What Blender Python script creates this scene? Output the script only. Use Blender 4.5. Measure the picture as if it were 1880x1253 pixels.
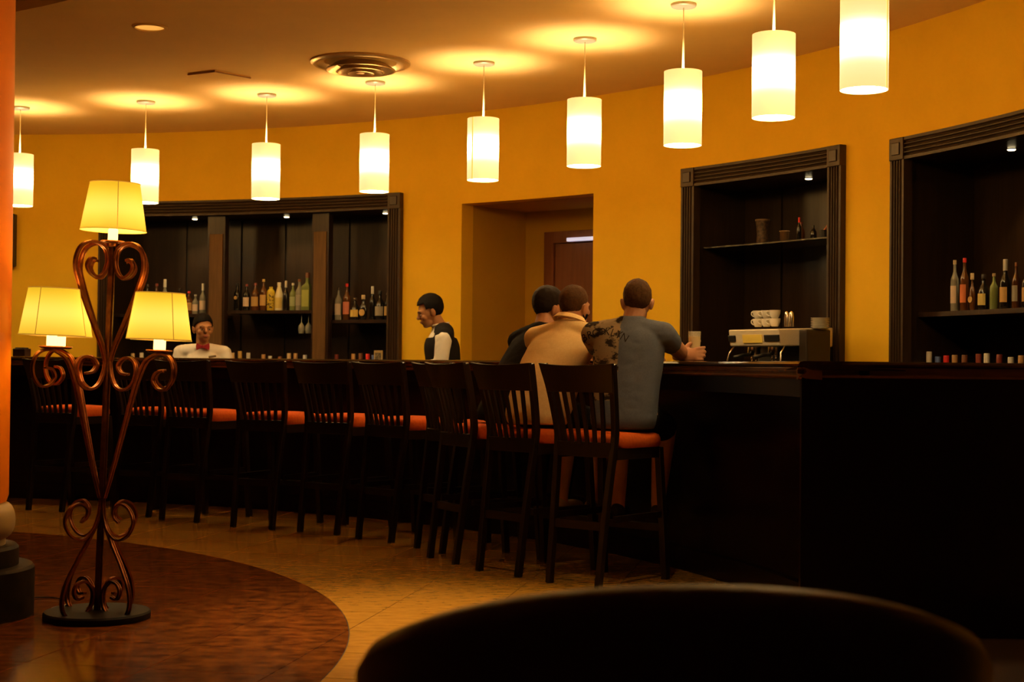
import bpy, bmesh, math, random
from mathutils import Vector, Matrix, Euler, noise
from mathutils.bvhtree import BVHTree

for o in list(bpy.data.objects):
    bpy.data.objects.remove(o)
SC = bpy.context.scene
COL = SC.collection
PI = math.pi
rnd = random.Random(7)

# ------------------------------------------------------------------ camera
cam_d = bpy.data.cameras.new('camera')
cam_d.sensor_fit = 'HORIZONTAL'
cam_d.sensor_width = 36.0
cam_d.lens = 2800.0 / 1880.0 * 36.0
cam_d.clip_start = 0.05
cam_d.dof.use_dof = True
cam_d.dof.focus_distance = 8.0
cam_d.dof.aperture_fstop = 5.0
cam = bpy.data.objects.new('camera', cam_d)
COL.objects.link(cam)
cam.matrix_world = (Matrix.Translation((0, 0, 1.11)) @ Matrix.Rotation(PI / 2 + 0.015644, 4, 'X')
                    @ Matrix.Rotation(0.010, 4, 'Z'))
SC.camera = cam

# ------------------------------------------------------------------ world, exposure
w = bpy.data.worlds.new('world')
SC.world = w
w.use_nodes = True
bg = w.node_tree.nodes['Background']
bg.inputs[0].default_value = (1.0, 0.62, 0.28, 1)
bg.inputs[1].default_value = 0.003
SC.view_settings.view_transform = 'Standard'
SC.view_settings.look = 'None'
SC.view_settings.exposure = 0.25
SC.view_settings.gamma = 1.0
SC.view_settings.use_curve_mapping = False
SC.cycles.use_denoising = True
SC.cycles.max_bounces = 6
SC.cycles.diffuse_bounces = 4
SC.cycles.glossy_bounces = 3
SC.cycles.transmission_bounces = 6
SC.cycles.sample_clamp_indirect = 6.0
SC.cycles.caustics_reflective = False
SC.cycles.caustics_refractive = False

PEND_W = 22.0        # bulb of a pendant lamp, watts
PEND_E = 42.0        # glow of a pendant shade
LAMP_W = 5.0        # bulb of a floor-lamp arm
SPOT_W = 9.0        # little spots in the bottle niches
WARM = (1.0, 0.66, 0.26)
CEIL = 3.19
CX, CY = -5.1315, 5.807          # centre of the round room: floor inlay, stools, bar and wall share it


def pol(r, t, z=0.0):
    return Vector((CX + r * math.sin(t), CY + r * math.cos(t), z))


# ------------------------------------------------------------------ helpers
def link(o, parent=None):
    COL.objects.link(o)
    if parent is not None:
        o.parent = parent
        o.matrix_parent_inverse = parent.matrix_basis.inverted()
    return o


def tag(o, label=None, cat=None, group=None, kind=None):
    if label: o['label'] = label
    if cat: o['category'] = cat
    if group: o['group'] = group
    if kind: o['kind'] = kind
    return o


def thing(name, label, cat, loc=(0, 0, 0), rz=0.0, group=None):
    o = bpy.data.objects.new(name, None)
    o.empty_display_size = 0.05
    o.location = loc
    o.rotation_euler = (0, 0, rz)
    COL.objects.link(o)
    return tag(o, label, cat, group)


def obj(name, bm, mat, parent=None, smooth=False, local=False, bevel=0.0):
    """link a bmesh as one mesh object; local=True: the vertices are in the parent's own frame"""
    if isinstance(bm, bpy.types.Mesh):
        me = bm
    else:
        bmesh.ops.recalc_face_normals(bm, faces=bm.faces)
        me = bpy.data.meshes.new(name)
        bm.to_mesh(me)
        bm.free()
        if smooth:
            me.polygons.foreach_set('use_smooth', [True] * len(me.polygons))
    if not me.materials:
        me.materials.append(mat)
    o = bpy.data.objects.new(name, me)
    COL.objects.link(o)
    if parent is not None:
        o.parent = parent
        if not local:
            o.matrix_parent_inverse = parent.matrix_basis.inverted()
    if smooth and isinstance(smooth, float):
        me.set_sharp_from_angle(angle=smooth)
    if bevel:
        m = o.modifiers.new('bevel', 'BEVEL')
        m.width = bevel
        m.segments = 2
        m.limit_method = 'ANGLE'
    return o


def copy_tree(o, parent=None):
    c = o.copy()
    COL.objects.link(c)
    if parent is not None:
        c.parent = parent
        c.matrix_parent_inverse = o.matrix_parent_inverse.copy()
    for ch in list(o.children):
        copy_tree(ch, c)
    return c


def B():
    return bmesh.new()


def box(bm, c, s, rot=None):
    m = Matrix.Translation(c)
    if rot is not None:
        m = m @ (rot if isinstance(rot, Matrix) else Euler(rot).to_matrix().to_4x4())
    m = m @ Matrix.Diagonal((s[0], s[1], s[2], 1))
    bmesh.ops.create_cube(bm, size=1.0, matrix=m)
    return bm


def lathe(bm, prof, n=24, mtx=None, ring=False):
    """prof: (r, z) from one end to the other; closed with end caps where r > 0"""
    mtx = mtx or Matrix.Identity(4)
    rings = []
    for r, z in prof:
        if r < 1e-6:
            rings.append([bm.verts.new(mtx @ Vector((0, 0, z)))])
        else:
            rings.append([bm.verts.new(mtx @ Vector((r * math.cos(2 * PI * i / n), r * math.sin(2 * PI * i / n), z)))
                          for i in range(n)])
    for a, b in zip(rings, rings[1:]):
        for i in range(n):
            j = (i + 1) % n
            if len(a) == 1 and len(b) == 1: continue
            if len(a) == 1: bm.faces.new((a[0], b[j], b[i]))
            elif len(b) == 1: bm.faces.new((a[i], a[j], b[0]))
            else: bm.faces.new((a[i], a[j], b[j], b[i]))
    if ring:
        a, b = rings[-1], rings[0]
        for i in range(n):
            j = (i + 1) % n
            bm.faces.new((a[i], a[j], b[j], b[i]))
        return bm
    for rg in (rings[0], rings[-1]):
        if len(rg) > 2: bm.faces.new(rg)
    return bm


def sweep(bm, pts, sect, normal=None, closed=False, scales=None):
    """sweep a closed section [(a, b)] along pts; a runs along `normal`, b across it in the path plane"""
    pts = [Vector(p) for p in pts]
    rings = []
    N = len(pts)
    prev = None
    for i, p in enumerate(pts):
        t = (pts[min(i + 1, N - 1)] - pts[max(i - 1, 0)]).normalized()
        if normal is not None:
            nn = (Vector(normal) - t * t.dot(Vector(normal))).normalized()
        else:
            nn = prev if prev is not None else (Vector((0, 0, 1)) if abs(t.z) < 0.9 else Vector((1, 0, 0)))
            nn = (nn - t * t.dot(nn)).normalized()
        prev = nn
        bb = t.cross(nn)
        s = scales[i] if scales else 1.0
        rings.append([bm.verts.new(p + nn * a * s + bb * b * s) for a, b in sect])
    k = len(sect)
    for a, b in zip(rings, rings[1:]):
        for i in range(k):
            j = (i + 1) % k
            bm.faces.new((a[i], a[j], b[j], b[i]))
    bm.faces.new(rings[0])
    bm.faces.new(rings[-1])
    return bm


def circ(r, n=8):
    return [(r * math.cos(2 * PI * i / n), r * math.sin(2 * PI * i / n)) for i in range(n)]


def rect(a, b):
    return [(-a / 2, -b / 2), (a / 2, -b / 2), (a / 2, b / 2), (-a / 2, b / 2)]


def tube(bm, pts, r, n=8):
    return sweep(bm, pts, circ(r, n))


def spline(pts, n=6):
    """Catmull-Rom through pts (tuples of any length)"""
    P = [Vector(p) for p in pts]
    P = [P[0] * 2 - P[1]] + P + [P[-1] * 2 - P[-2]]
    out = []
    for i in range(1, len(P) - 2):
        for k in range(n):
            t = k / n
            a, b, c, d = P[i - 1], P[i], P[i + 1], P[i + 2]
            out.append(0.5 * ((2 * b) + (c - a) * t + (2 * a - 5 * b + 4 * c - d) * t * t + (3 * b - a - 3 * c + d) * t ** 3))
    out.append(P[-2])
    return out


def arc_prof(bm, prof, t0, t1, n=None, caps=True):
    """sweep a closed (r, z) polygon about the room centre from angle t0 to t1"""
    n = n or max(2, int(abs(t1 - t0) / 0.02) + 1)
    rings = []
    for i in range(n + 1):
        t = t0 + (t1 - t0) * i / n
        rings.append([bm.verts.new(pol(r, t, z)) for r, z in prof])
    k = len(prof)
    for a, b in zip(rings, rings[1:]):
        for i in range(k):
            j = (i + 1) % k
            bm.faces.new((a[i], a[j], b[j], b[i]))
    if caps:
        bm.faces.new(rings[0])
        bm.faces.new(rings[-1])
    return bm


def arc_box(bm, r0, r1, t0, t1, z0, z1, n=None):
    return arc_prof(bm, [(r0, z0), (r1, z0), (r1, z1), (r0, z1)], t0, t1, n)


def vert_prof(bm, poly, z0, z1):
    """extrude a closed (theta, r) polygon upwards"""
    a = [bm.verts.new(pol(r, t, z0)) for t, r in poly]
    b = [bm.verts.new(pol(r, t, z1)) for t, r in poly]
    k = len(poly)
    for i in range(k):
        j = (i + 1) % k
        bm.faces.new((a[i], a[j], b[j], b[i]))
    bm.faces.new(a)
    bm.faces.new(b)
    return bm


# ------------------------------------------------------------------ materials
MATS = {}


def mat(name, base=(0.5, 0.5, 0.5), rough=0.5, metal=0.0, spec=0.5, base2=None, scale=(1, 1, 1), nscale=8.0,
        detail=6.0, lo=0.35, hi=0.65, bump=0.0, bscale=200.0, emit=None, estr=0.0, trans=0.0, coat=0.0, alpha=1.0,
        sheen=0.0, ior=1.45):
    if name in MATS: return MATS[name]
    m = bpy.data.materials.new(name)
    m.use_nodes = True
    nt = m.node_tree
    p = nt.nodes['Principled BSDF']
    p.inputs['Base Color'].default_value = (*base, 1)
    p.inputs['Roughness'].default_value = rough
    p.inputs['Metallic'].default_value = metal
    p.inputs['Specular IOR Level'].default_value = spec
    p.inputs['IOR'].default_value = ior
    p.inputs['Transmission Weight'].default_value = trans
    p.inputs['Coat Weight'].default_value = coat
    p.inputs['Coat Roughness'].default_value = 0.08
    p.inputs['Sheen Weight'].default_value = sheen
    p.inputs['Alpha'].default_value = alpha
    if emit is not None:
        p.inputs['Emission Color'].default_value = (*emit, 1)
        p.inputs['Emission Strength'].default_value = estr
    tc = None
    if base2 is not None or bump:
        tc = nt.nodes.new('ShaderNodeTexCoord')
    if base2 is not None:
        mp = nt.nodes.new('ShaderNodeMapping')
        mp.inputs['Scale'].default_value = scale
        nt.links.new(tc.outputs['Object'], mp.inputs['Vector'])
        nz = nt.nodes.new('ShaderNodeTexNoise')
        nz.inputs['Scale'].default_value = nscale
        nz.inputs['Detail'].default_value = detail
        nz.inputs['Roughness'].default_value = 0.6
        nt.links.new(mp.outputs[0], nz.inputs['Vector'])
        rp = nt.nodes.new('ShaderNodeValToRGB')
        rp.color_ramp.elements[0].position = lo
        rp.color_ramp.elements[1].position = hi
        rp.color_ramp.elements[0].color = (*base, 1)
        rp.color_ramp.elements[1].color = (*base2, 1)
        nt.links.new(nz.outputs['Fac'], rp.inputs['Fac'])
        nt.links.new(rp.outputs['Color'], p.inputs['Base Color'])
    if bump:
        nb = nt.nodes.new('ShaderNodeTexNoise')
        nb.inputs['Scale'].default_value = bscale
        nb.inputs['Detail'].default_value = 3.0
        nt.links.new(tc.outputs['Object'], nb.inputs['Vector'])
        bp = nt.nodes.new('ShaderNodeBump')
        bp.inputs['Strength'].default_value = bump
        bp.inputs['Distance'].default_value = 0.01
        nt.links.new(nb.outputs['Fac'], bp.inputs['Height'])
        nt.links.new(bp.outputs[0], p.inputs['Normal'])
    MATS[name] = m
    return m


def glow_mat(name, base, stops, zlo, zhi, strength):
    """a lit lamp shade: the glow runs over the shade's own height (its bulb sits in the middle)"""
    m = mat(name, base, rough=0.9, spec=0.1)
    nt = m.node_tree
    p = nt.nodes['Principled BSDF']
    tc = nt.nodes.new('ShaderNodeTexCoord')
    sx = nt.nodes.new('ShaderNodeSeparateXYZ')
    nt.links.new(tc.outputs['Object'], sx.inputs[0])
    mr = nt.nodes.new('ShaderNodeMapRange')
    mr.inputs['From Min'].default_value = zlo
    mr.inputs['From Max'].default_value = zhi
    nt.links.new(sx.outputs['Z'], mr.inputs['Value'])
    rp = nt.nodes.new('ShaderNodeValToRGB')
    el = rp.color_ramp.elements
    while len(el) < len(stops): el.new(0.5)
    for e, (pos, c) in zip(el, stops):
        e.position = pos
        e.color = (*c, 1)
    rp.color_ramp.interpolation = 'B_SPLINE'
    nt.links.new(mr.outputs[0], rp.inputs['Fac'])
    nt.links.new(rp.outputs['Color'], p.inputs['Emission Color'])
    p.inputs['Emission Strength'].default_value = strength
    return m


M_wall = mat('ochre_plaster', (0.88, 0.535, 0.026), 0.75, spec=0.12, base2=(0.83, 0.50, 0.023), nscale=3.0, bump=0.06, bscale=160)
M_ceil = mat('ceiling_paint', (0.82, 0.55, 0.20), 0.8, spec=0.12, base2=(0.78, 0.515, 0.185), nscale=2.0, bump=0.05, bscale=180)
M_wood = mat('espresso_wood', (0.022, 0.012, 0.007), 0.32, spec=0.45, base2=(0.040, 0.020, 0.010), scale=(9, 9, 0.7), nscale=5.0)
M_panel = mat('polished_dark_panel', (0.022, 0.011, 0.0045), 0.30, spec=0.4, base2=(0.034, 0.017, 0.007), scale=(8, 8, 0.6), nscale=5.0)
M_post = mat('brown_post_wood', (0.12, 0.062, 0.018), 0.5, spec=0.3, base2=(0.16, 0.085, 0.026), scale=(8, 8, 0.7), nscale=6.0)
M_casing = mat('casing_wood', (0.038, 0.020, 0.008), 0.40, spec=0.4, base2=(0.050, 0.028, 0.011), scale=(6, 6, 0.7), nscale=6.0)
M_bar = mat('black_bar_wood', (0.005, 0.0022, 0.001), 0.26, spec=0.3, base2=(0.009, 0.004, 0.002), scale=(6, 6, 0.6), nscale=5.0)
M_bartop = mat('bar_top_lacquer', (0.030, 0.014, 0.005), 0.11, spec=0.65, base2=(0.045, 0.020, 0.008), scale=(3, 3, 3), nscale=5.0)
M_stool = mat('stool_wood', (0.009, 0.0042, 0.002), 0.34, spec=0.4, base2=(0.016, 0.007, 0.003), scale=(14, 14, 2), nscale=5.0)
M_seat = mat('orange_seat_fabric', (0.66, 0.115, 0.012), 0.85, spec=0.15, base2=(0.56, 0.09, 0.010), nscale=60.0, bump=0.12, bscale=500)
M_tan = mat('tan_stone', (0.35, 0.160, 0.018), 0.17, spec=0.30, base2=(0.46, 0.220, 0.028), scale=(1.0, 2.4, 1), nscale=12.0, detail=9, lo=0.34, hi=0.64, bump=0.02, bscale=9)
M_brown = mat('brown_stone', (0.070, 0.018, 0.0035), 0.13, spec=0.25, base2=(0.25, 0.070, 0.010), scale=(1.3, 1.9, 1), nscale=8.0, detail=14, lo=0.38, hi=0.66, bump=0.02, bscale=9)
M_rail = mat('rail_wood', (0.15, 0.068, 0.020), 0.24, spec=0.6, base2=(0.18, 0.085, 0.026), scale=(3, 3, 3), nscale=5.0)
M_iron = mat('bronze_iron', (0.19, 0.056, 0.014), 0.34, metal=0.8, base2=(0.11, 0.028, 0.007), nscale=30.0, bump=0.1, bscale=120)
M_chrome = mat('steel', (0.78, 0.74, 0.66), 0.22, metal=1.0)
M_black = mat('black_plastic', (0.012, 0.011, 0.010), 0.4)
M_white = mat('white_porcelain', (0.80, 0.76, 0.66), 0.25)
M_candle = mat('candle_sleeve', (0.9, 0.8, 0.6), 0.6, emit=(1, 0.72, 0.30), estr=1.6)
M_bulb = mat('bulb', (1, 1, 1), 0.4, emit=(1.0, 0.80, 0.45), estr=30.0)
M_spotlens = mat('spot_lens', (1, 1, 1), 0.4, emit=(1.0, 0.76, 0.40), estr=7.0)
M_column = mat('orange_lacquer', (0.78, 0.205, 0.003), 0.38, spec=0.3, base2=(0.70, 0.175, 0.002), scale=(2, 2, 0.5), nscale=2.0)
M_stonebase = mat('dark_plinth', (0.012, 0.007, 0.003), 0.6, spec=0.12, base2=(0.022, 0.012, 0.005), nscale=12)
M_cream = mat('cream_stone', (0.32, 0.22, 0.10), 0.5)
M_leather = mat('oxblood_leather', (0.085, 0.028, 0.010), 0.42, spec=0.4, bump=0.12, bscale=220)
M_doorbrown = mat('door_veneer', (0.17, 0.055, 0.016), 0.5, base2=(0.21, 0.07, 0.02), scale=(8, 8, 0.6), nscale=5)
M_stripglow = mat('strip_glow', (1, 1, 1), 0.5, emit=(0.75, 0.78, 1.0), estr=0.55)
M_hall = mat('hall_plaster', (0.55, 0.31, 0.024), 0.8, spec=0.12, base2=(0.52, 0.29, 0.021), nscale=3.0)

# ------------------------------------------------------------------ the room shell
T0, T1 = -0.55, 1.75                 # angular span of the curved wall
RW = 8.25
N1 = (0.165, 0.534, 2.56)            # openings: start, end, height
DOOR = (0.607, 0.7708, 2.437)
N2 = (0.8835, 1.075, 2.54)
N3 = (1.132, 1.43, 2.51)

bm = B()
solid = [(T0, N1[0]), (N1[1], DOOR[0]), (DOOR[1], N2[0]), (N2[1], N3[0]), (N3[1], T1)]
for a, b in solid:
    arc_box(bm, RW, RW + 0.16, a, b, 0, CEIL)
for a, b, h in (N1, DOOR, N2, N3):
    arc_box(bm, RW, RW + 0.16, a, b, h - (0.06 if h != DOOR[2] else 0), CEIL)
tag(obj('wall_back', bm, M_wall, smooth=0.6), 'curved ochre plaster wall behind the bar', kind='structure')

# ceiling: a flat sheet with a round raised coffer over the floor inlay
RC = 3.91
bm = B()
n = 96
ring_in = [(CX + RC * math.sin(2 * PI * i / n), CY + RC * math.cos(2 * PI * i / n)) for i in range(n)]
lo = [bm.verts.new((x, y, CEIL)) for x, y in ring_in]
hi = [bm.verts.new((x, y, CEIL + 0.32)) for x, y in ring_in]
out = [bm.verts.new((CX + 9.0 * math.sin(2 * PI * i / n), CY + 9.0 * math.cos(2 * PI * i / n), CEIL)) for i in range(n)]
for i in range(n):
    j = (i + 1) % n
    bm.faces.new((lo[i], lo[j], hi[j], hi[i]))
    bm.faces.new((out[i], out[j], lo[j], lo[i]))
bm.faces.new(hi)
tag(obj('ceiling', bm, M_ceil), 'flat ochre ceiling with a round raised coffer', kind='structure')

# floor: slab, tan stone tiles and a round brown inlay of tiles
bm = B()
fl = [bm.verts.new((CX + 9.6 * math.sin(2 * PI * i / 64), CY + 9.6 * math.cos(2 * PI * i / 64), -0.004)) for i in range(64)]
bm.faces.new(fl)
floor_o = tag(obj('floor', bm, M_tan), 'tan polished stone tile floor', kind='structure')
RB = 4.50
bm = B()
fl = [bm.verts.new((CX + RB * math.sin(2 * PI * i / 96), CY + RB * math.cos(2 * PI * i / 96), -0.003)) for i in range(96)]
bm.faces.new(fl)
inlay_o = tag(obj('floor_inlay', bm, M_brown), 'round brown stone inlay in the tan floor', 'floor', kind='structure')
bm = B()
bm.faces.new([bm.verts.new((x, y, -0.0025)) for x, y in ((-2.1, 4.45), (2.1, 4.45), (2.6, 6.0), (4.6, 12.2), (-4.3, 12.2), (-4.3, 10.4))])
obj('grout', bm, mat('dark_grout', (0.035, 0.016, 0.006), 0.7), floor_o)
TD = math.radians(79.0)
ex = Vector((math.cos(TD), math.sin(TD)))
ey = Vector((math.sin(TD), -math.cos(TD)))
TS = 0.47
GAP = 0.004


def clip_circle(poly, R, inside):
    """cut a convex polygon with the inlay circle; keep the inner or the outer side"""
    dense = []
    for a, b in zip(poly, poly[1:] + poly[:1]):
        for k in range(16):
            dense.append(a.lerp(b, k / 16))
    c = Vector((CX, CY))
    ok = [((p - c).length <= R) == inside for p in dense]
    if all(ok): return poly
    if not any(ok): return None
    nd = len(dense)
    s = next((i for i in range(nd) if ok[i] and not ok[i - 1]), None)
    chain = []
    i = s
    while ok[i % nd] and len(chain) < nd:
        chain.append(dense[i % nd])
        i += 1

    def cross(p, q):
        lo_, hi_ = 0.0, 1.0
        f0 = (p - c).length - R
        for _ in range(30):
            m_ = (lo_ + hi_) / 2
            if ((p.lerp(q, m_) - c).length - R) * f0 > 0: lo_ = m_
            else: hi_ = m_
        return p.lerp(q, lo_)
    p_in = cross(dense[s - 1], dense[s % nd])
    p_out = cross(dense[(i - 1) % nd], dense[i % nd])
    a0 = math.atan2(p_out.y - c.y, p_out.x - c.x)
    a1 = math.atan2(p_in.y - c.y, p_in.x - c.x)
    d = (a1 - a0 + PI) % (2 * PI) - PI
    arc = [c + Vector((math.cos(a0 + d * k / 8), math.sin(a0 + d * k / 8))) * R for k in range(1, 8)]
    # drop collinear points of the chain
    keep = [chain[0]]
    for a, b, e in zip(chain, chain[1:], chain[2:]):
        if abs((b - a).cross(e - b)) > 1e-9 if hasattr((b - a), 'cross') else True: keep.append(b)
    keep.append(chain[-1])
    return [p_in] + keep + [p_out] + arc


def tile_mesh(poly, mt):
    bm = B()
    top = [bm.verts.new((p.x, p.y, 0.0)) for p in poly]
    bot = [bm.verts.new((p.x, p.y, -0.0035)) for p in poly]
    bm.faces.new(top)
    k = len(poly)
    for i in range(k):
        bm.faces.new((top[i], top[(i + 1) % k], bot[(i + 1) % k], bot[i]))
    return bm


nt_, nb_ = 0, 0
for i in range(-12, 40):
    for j in range(-16, 14):
        a = i * TS
        b = -2.34 + j * TS
        q = [ex * (a + GAP / 2) + ey * (b + GAP / 2), ex * (a + TS - GAP / 2) + ey * (b + GAP / 2),
             ex * (a + TS - GAP / 2) + ey * (b + TS - GAP / 2), ex * (a + GAP / 2) + ey * (b + TS - GAP / 2)]
        cen = (q[0] + q[2]) / 2
        if not (4.2 < cen.y < 12.6 and abs(cen.x) < 0.36 * cen.y + 0.75 and cen.x > -4.6): continue
        rr = (cen - Vector((CX, CY))).length
        if rr < RB + 0.4:
            pl = clip_circle(q, RB - GAP / 2, True)
            if pl and nb_ < 290:
                obj('tile', tile_mesh(pl, M_brown), M_brown, inlay_o)
                nb_ += 1
        if rr > RB - 0.4 and rr < 6.75:
            pl = clip_circle(q, RB + GAP / 2, False)
            if pl and nt_ < 290:
                obj('tile', tile_mesh(pl, M_tan), M_tan, floor_o)
                nt_ += 1

# passage behind the doorway
tm = (DOOR[0] + DOOR[1]) / 2
pl_ = pol(RW + 0.16, DOOR[0])
pr_ = pol(RW + 0.16, DOOR[1])
nv = Vector((math.sin(tm), math.cos(tm), 0))
uv_ = Vector((math.cos(tm), -math.sin(tm), 0))
HL = 0.70


def quad(bm, *p):
    bm.faces.new([bm.verts.new(x) for x in p])


up = Vector((0, 0, 1))
bm = B()
quad(bm, pl_, pl_ + nv * HL, pl_ + nv * HL + up * DOOR[2], pl_ + up * DOOR[2])
quad(bm, pr_, pr_ + nv * HL, pr_ + nv * HL + up * DOOR[2], pr_ + up * DOOR[2])
quad(bm, pl_ + nv * HL, pr_ + nv * HL, pr_ + nv * HL + up * DOOR[2], pl_ + nv * HL + up * DOOR[2])
quad(bm, pl_ + up * DOOR[2], pr_ + up * DOOR[2], pr_ + nv * HL + up * DOOR[2], pl_ + nv * HL + up * DOOR[2])
tag(obj('wall_passage', bm, M_hall), 'dim ochre passage behind the open doorway', kind='structure')
hb = pl_ + nv * HL
rotm = math.atan2(uv_.y, uv_.x)
d1 = thing('door_1', 'brown veneer door at the end of the passage', 'door', hb + uv_ * 0.75)
d1['kind'] = 'structure'


def dbox(name, s0, s1, v0, v1, z0, z1, m, parent):
    bm = B()
    c = hb + uv_ * ((s0 + s1) / 2) + nv * ((v0 + v1) / 2) + up * ((z0 + z1) / 2)
    box(bm, c, (s1 - s0, v1 - v0, z1 - z0), (0, 0, rotm))
    return obj(name, bm, m, parent, bevel=0.004)


dbox('door_jamb', 0.25, 0.35, -0.06, -0.002, 0, 2.25, M_doorbrown, d1)
dbox('door_jamb', 1.20, 1.28, -0.06, -0.002, 0, 2.25, M_doorbrown, d1)
dbox('door_head', 0.35, 1.20, -0.06, -0.002, 2.15, 2.25, M_doorbrown, d1)
dbox('door_leaf', 0.352, 1.198, -0.035, -0.004, 0.01, 2.148, M_doorbrown, d1)
tl = thing('glow_strip', 'bluish white glowing strip put in at the head of the passage door', 'lamp', hb + uv_ * 0.8 + nv * -0.085 + up * 2.16)
dbox('tube', 0.53, 1.15, -0.11, -0.075, 2.155, 2.185, M_stripglow, tl)  # glowing strip stands in for a streak of light over the door
dbox('bracket', 0.80, 0.86, -0.076, -0.055, 2.15, 2.19, M_black, tl)

# ------------------------------------------------------------------ bottle niches
CW = 0.13 / RW                       # angular width of a side casing
CH = 0.135                           # height of the head casing


def flutes(u0, u1, base, proud, n=4):
    """a fluted moulding outline from u0 to u1: (u, depth) pairs"""
    w_ = (u1 - u0)
    pts = [(u0, base), (u0, proud)]
    m = w_ * 0.12
    s = (w_ - 2 * m) / n
    for k in range(n):
        a = u0 + m + s * k
        pts += [(a + s * 0.08, proud), (a + s * 0.25, proud + 0.013), (a + s * 0.5, proud + 0.018),
                (a + s * 0.75, proud + 0.013), (a + s * 0.92, proud)]
    pts += [(u1, proud), (u1, base)]
    return pts


def niche(name, label, N, panels, shelves, posts, zc=0.90, depth=0.52, right_casing=True):
    a, b, h = N
    t = thing(name, label, 'cabinet', pol(RW, (a + b) / 2))
    P = RW - 0.045
    bm = B()
    vert_prof(bm, [(u, r) for u, r in flutes(a, a + CW, RW + 0.02, P)], 0.0, h - CH)
    obj('side_casing', bm, M_casing, t, smooth=0.5)
    bm = B()
    vert_prof(bm, [(u, r) for u, r in flutes(b - CW, b, RW + 0.02, P)], 0.0, h - CH)
    obj('side_casing', bm, M_casing, t, smooth=0.5)
    bm = B()
    arc_prof(bm, [(r, z) for z, r in flutes(h - CH, h, RW + 0.02, P)], a + CW, b - CW)
    obj('head_casing', bm, M_casing, t, smooth=0.5)
    for u0 in (a, b - CW):
        bm = B()
        arc_box(bm, P - 0.008, RW + 0.02, u0, u0 + CW, h - CH, h)
        cb = obj('corner_block', bm, M_casing, t, bevel=0.004)
        bm = B()
        arc_box(bm, P - 0.016, P - 0.007, u0 + CW * 0.22, u0 + CW * 0.78, h - CH * 0.78, h - CH * 0.22)
        obj('rosette', bm, M_wood, cb, bevel=0.004)
    zt = h - CH + 0.002
    R1 = RW + depth
    bm = B()
    arc_box(bm, RW + 0.03, R1 + 0.03, a + 0.004, b - 0.004, zt, zt + 0.03)
    obj('soffit', bm, M_wood, t)
    for u0, u1 in ((a + CW * 0.6, a + CW * 0.8), (b - CW * 0.8, b - CW * 0.6)):
        bm = B()
        arc_box(bm, RW - 0.01, R1, u0, u1, zc, zt)
        obj('side_panel', bm, M_panel, t)
    for u0, u1 in zip(panels, panels[1:]):
        bm = B()
        arc_box(bm, R1, R1 + 0.02, u0 + 0.0012, u1 - 0.0012, zc, zt)
        obj('back_panel', bm, M_panel, t)
    bm = B()
    arc_box(bm, R1 + 0.018, R1 + 0.03, a + CW * 0.6, b - CW * 0.6, zc, zt)
    obj('backing', bm, M_black, t)
    bm = B()
    arc_box(bm, RW - 0.53, R1, a + CW * 0.8, b - CW * 0.8, zc - 0.03, zc)
    obj('counter', bm, M_bartop, t)
    bm = B()
    arc_box(bm, RW - 0.50, R1, a + CW * 0.8, b - CW * 0.8, 0.0, zc - 0.032)
    obj('base_cabinet', bm, M_wood, t)
    for (u0, u1) in posts:
        bm = B()
        arc_box(bm, RW + 0.03, RW + 0.10, u0, u1, zc, zt)
        p = obj('post', bm, M_wood, t)
        bm = B()
        arc_box(bm, RW + 0.020, RW + 0.032, u0 + 0.0025, u1 - 0.0025, zc + 0.03, 2.26)
        obj('post_panel', bm, M_post, p, bevel=0.003)
    for (u0, u1, z, m) in shelves:
        bm = B()
        arc_box(bm, RW + 0.09, R1, u0, u1, z - 0.028 if m is not M_shelfglass else z - 0.010, z)
        obj('shelf', bm, m, t)
    return t


M_shelfglass = mat('shelf_glass', (0.55, 0.55, 0.48), 0.08, trans=0.7, spec=0.6)
P1 = (0.2914, 0.3125)
P2 = (0.4190, 0.4395)
niche('bottle_niche', 'wide dark wood bottle niche with two posts, behind the woman bartender', N1,
      [0.172, 0.238, 0.302, 0.354, 0.43, 0.480, 0.527],
      [(0.176, P1[0], 1.544, M_wood), (P1[1], P2[0], 1.575, M_wood), (P2[1], 0.5225, 1.488, M_wood)], [P1, P2])
niche('coffee_niche', 'dark wood niche with glass shelf above the coffee machine', N2,
      [0.892, 0.938, 1.067], [(0.8955, 1.063, 1.975, M_shelfglass)], [])
niche('bottle_niche', 'dark wood bottle niche between the coffee niche and the bar end', N3,
      [1.140, 1.2250, 1.33, 1.424], [(1.1445, 1.4175, 1.453, M_wood)], [])


def spot_fixture(r, t, z, label, tilt=0.0, power=1.0):
    f = thing('recessed_spotlight', label, 'spotlight', pol(r, t, z), -t, 'small spots in the niche ceilings')
    bm = B()
    lathe(bm, [(0.024, 0.0), (0.030, 0.0), (0.030, -0.004), (0.024, -0.004)], 16, ring=True)
    obj('rim', bm, M_chrome, f, local=True)
    bm = B()
    lathe(bm, [(0.0235, -0.001), (0.0235, -0.007), (0.018, -0.010), (0.0, -0.010)], 16)
    obj('lens', bm, M_spotlens, f, local=True)
    ld = bpy.data.lights.new('spot', 'SPOT')
    ld.energy = SPOT_W * power
    ld.color = (1.0, 0.70, 0.30)
    ld.spot_size = math.radians(95)
    ld.spot_blend = 0.7
    ld.shadow_soft_size = 0.02
    lo_ = bpy.data.objects.new('spot_beam', ld)
    COL.objects.link(lo_)
    lo_.parent = f
    lo_.location = (0, 0, -0.03)
    lo_.rotation_euler = (tilt, 0, 0)


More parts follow.
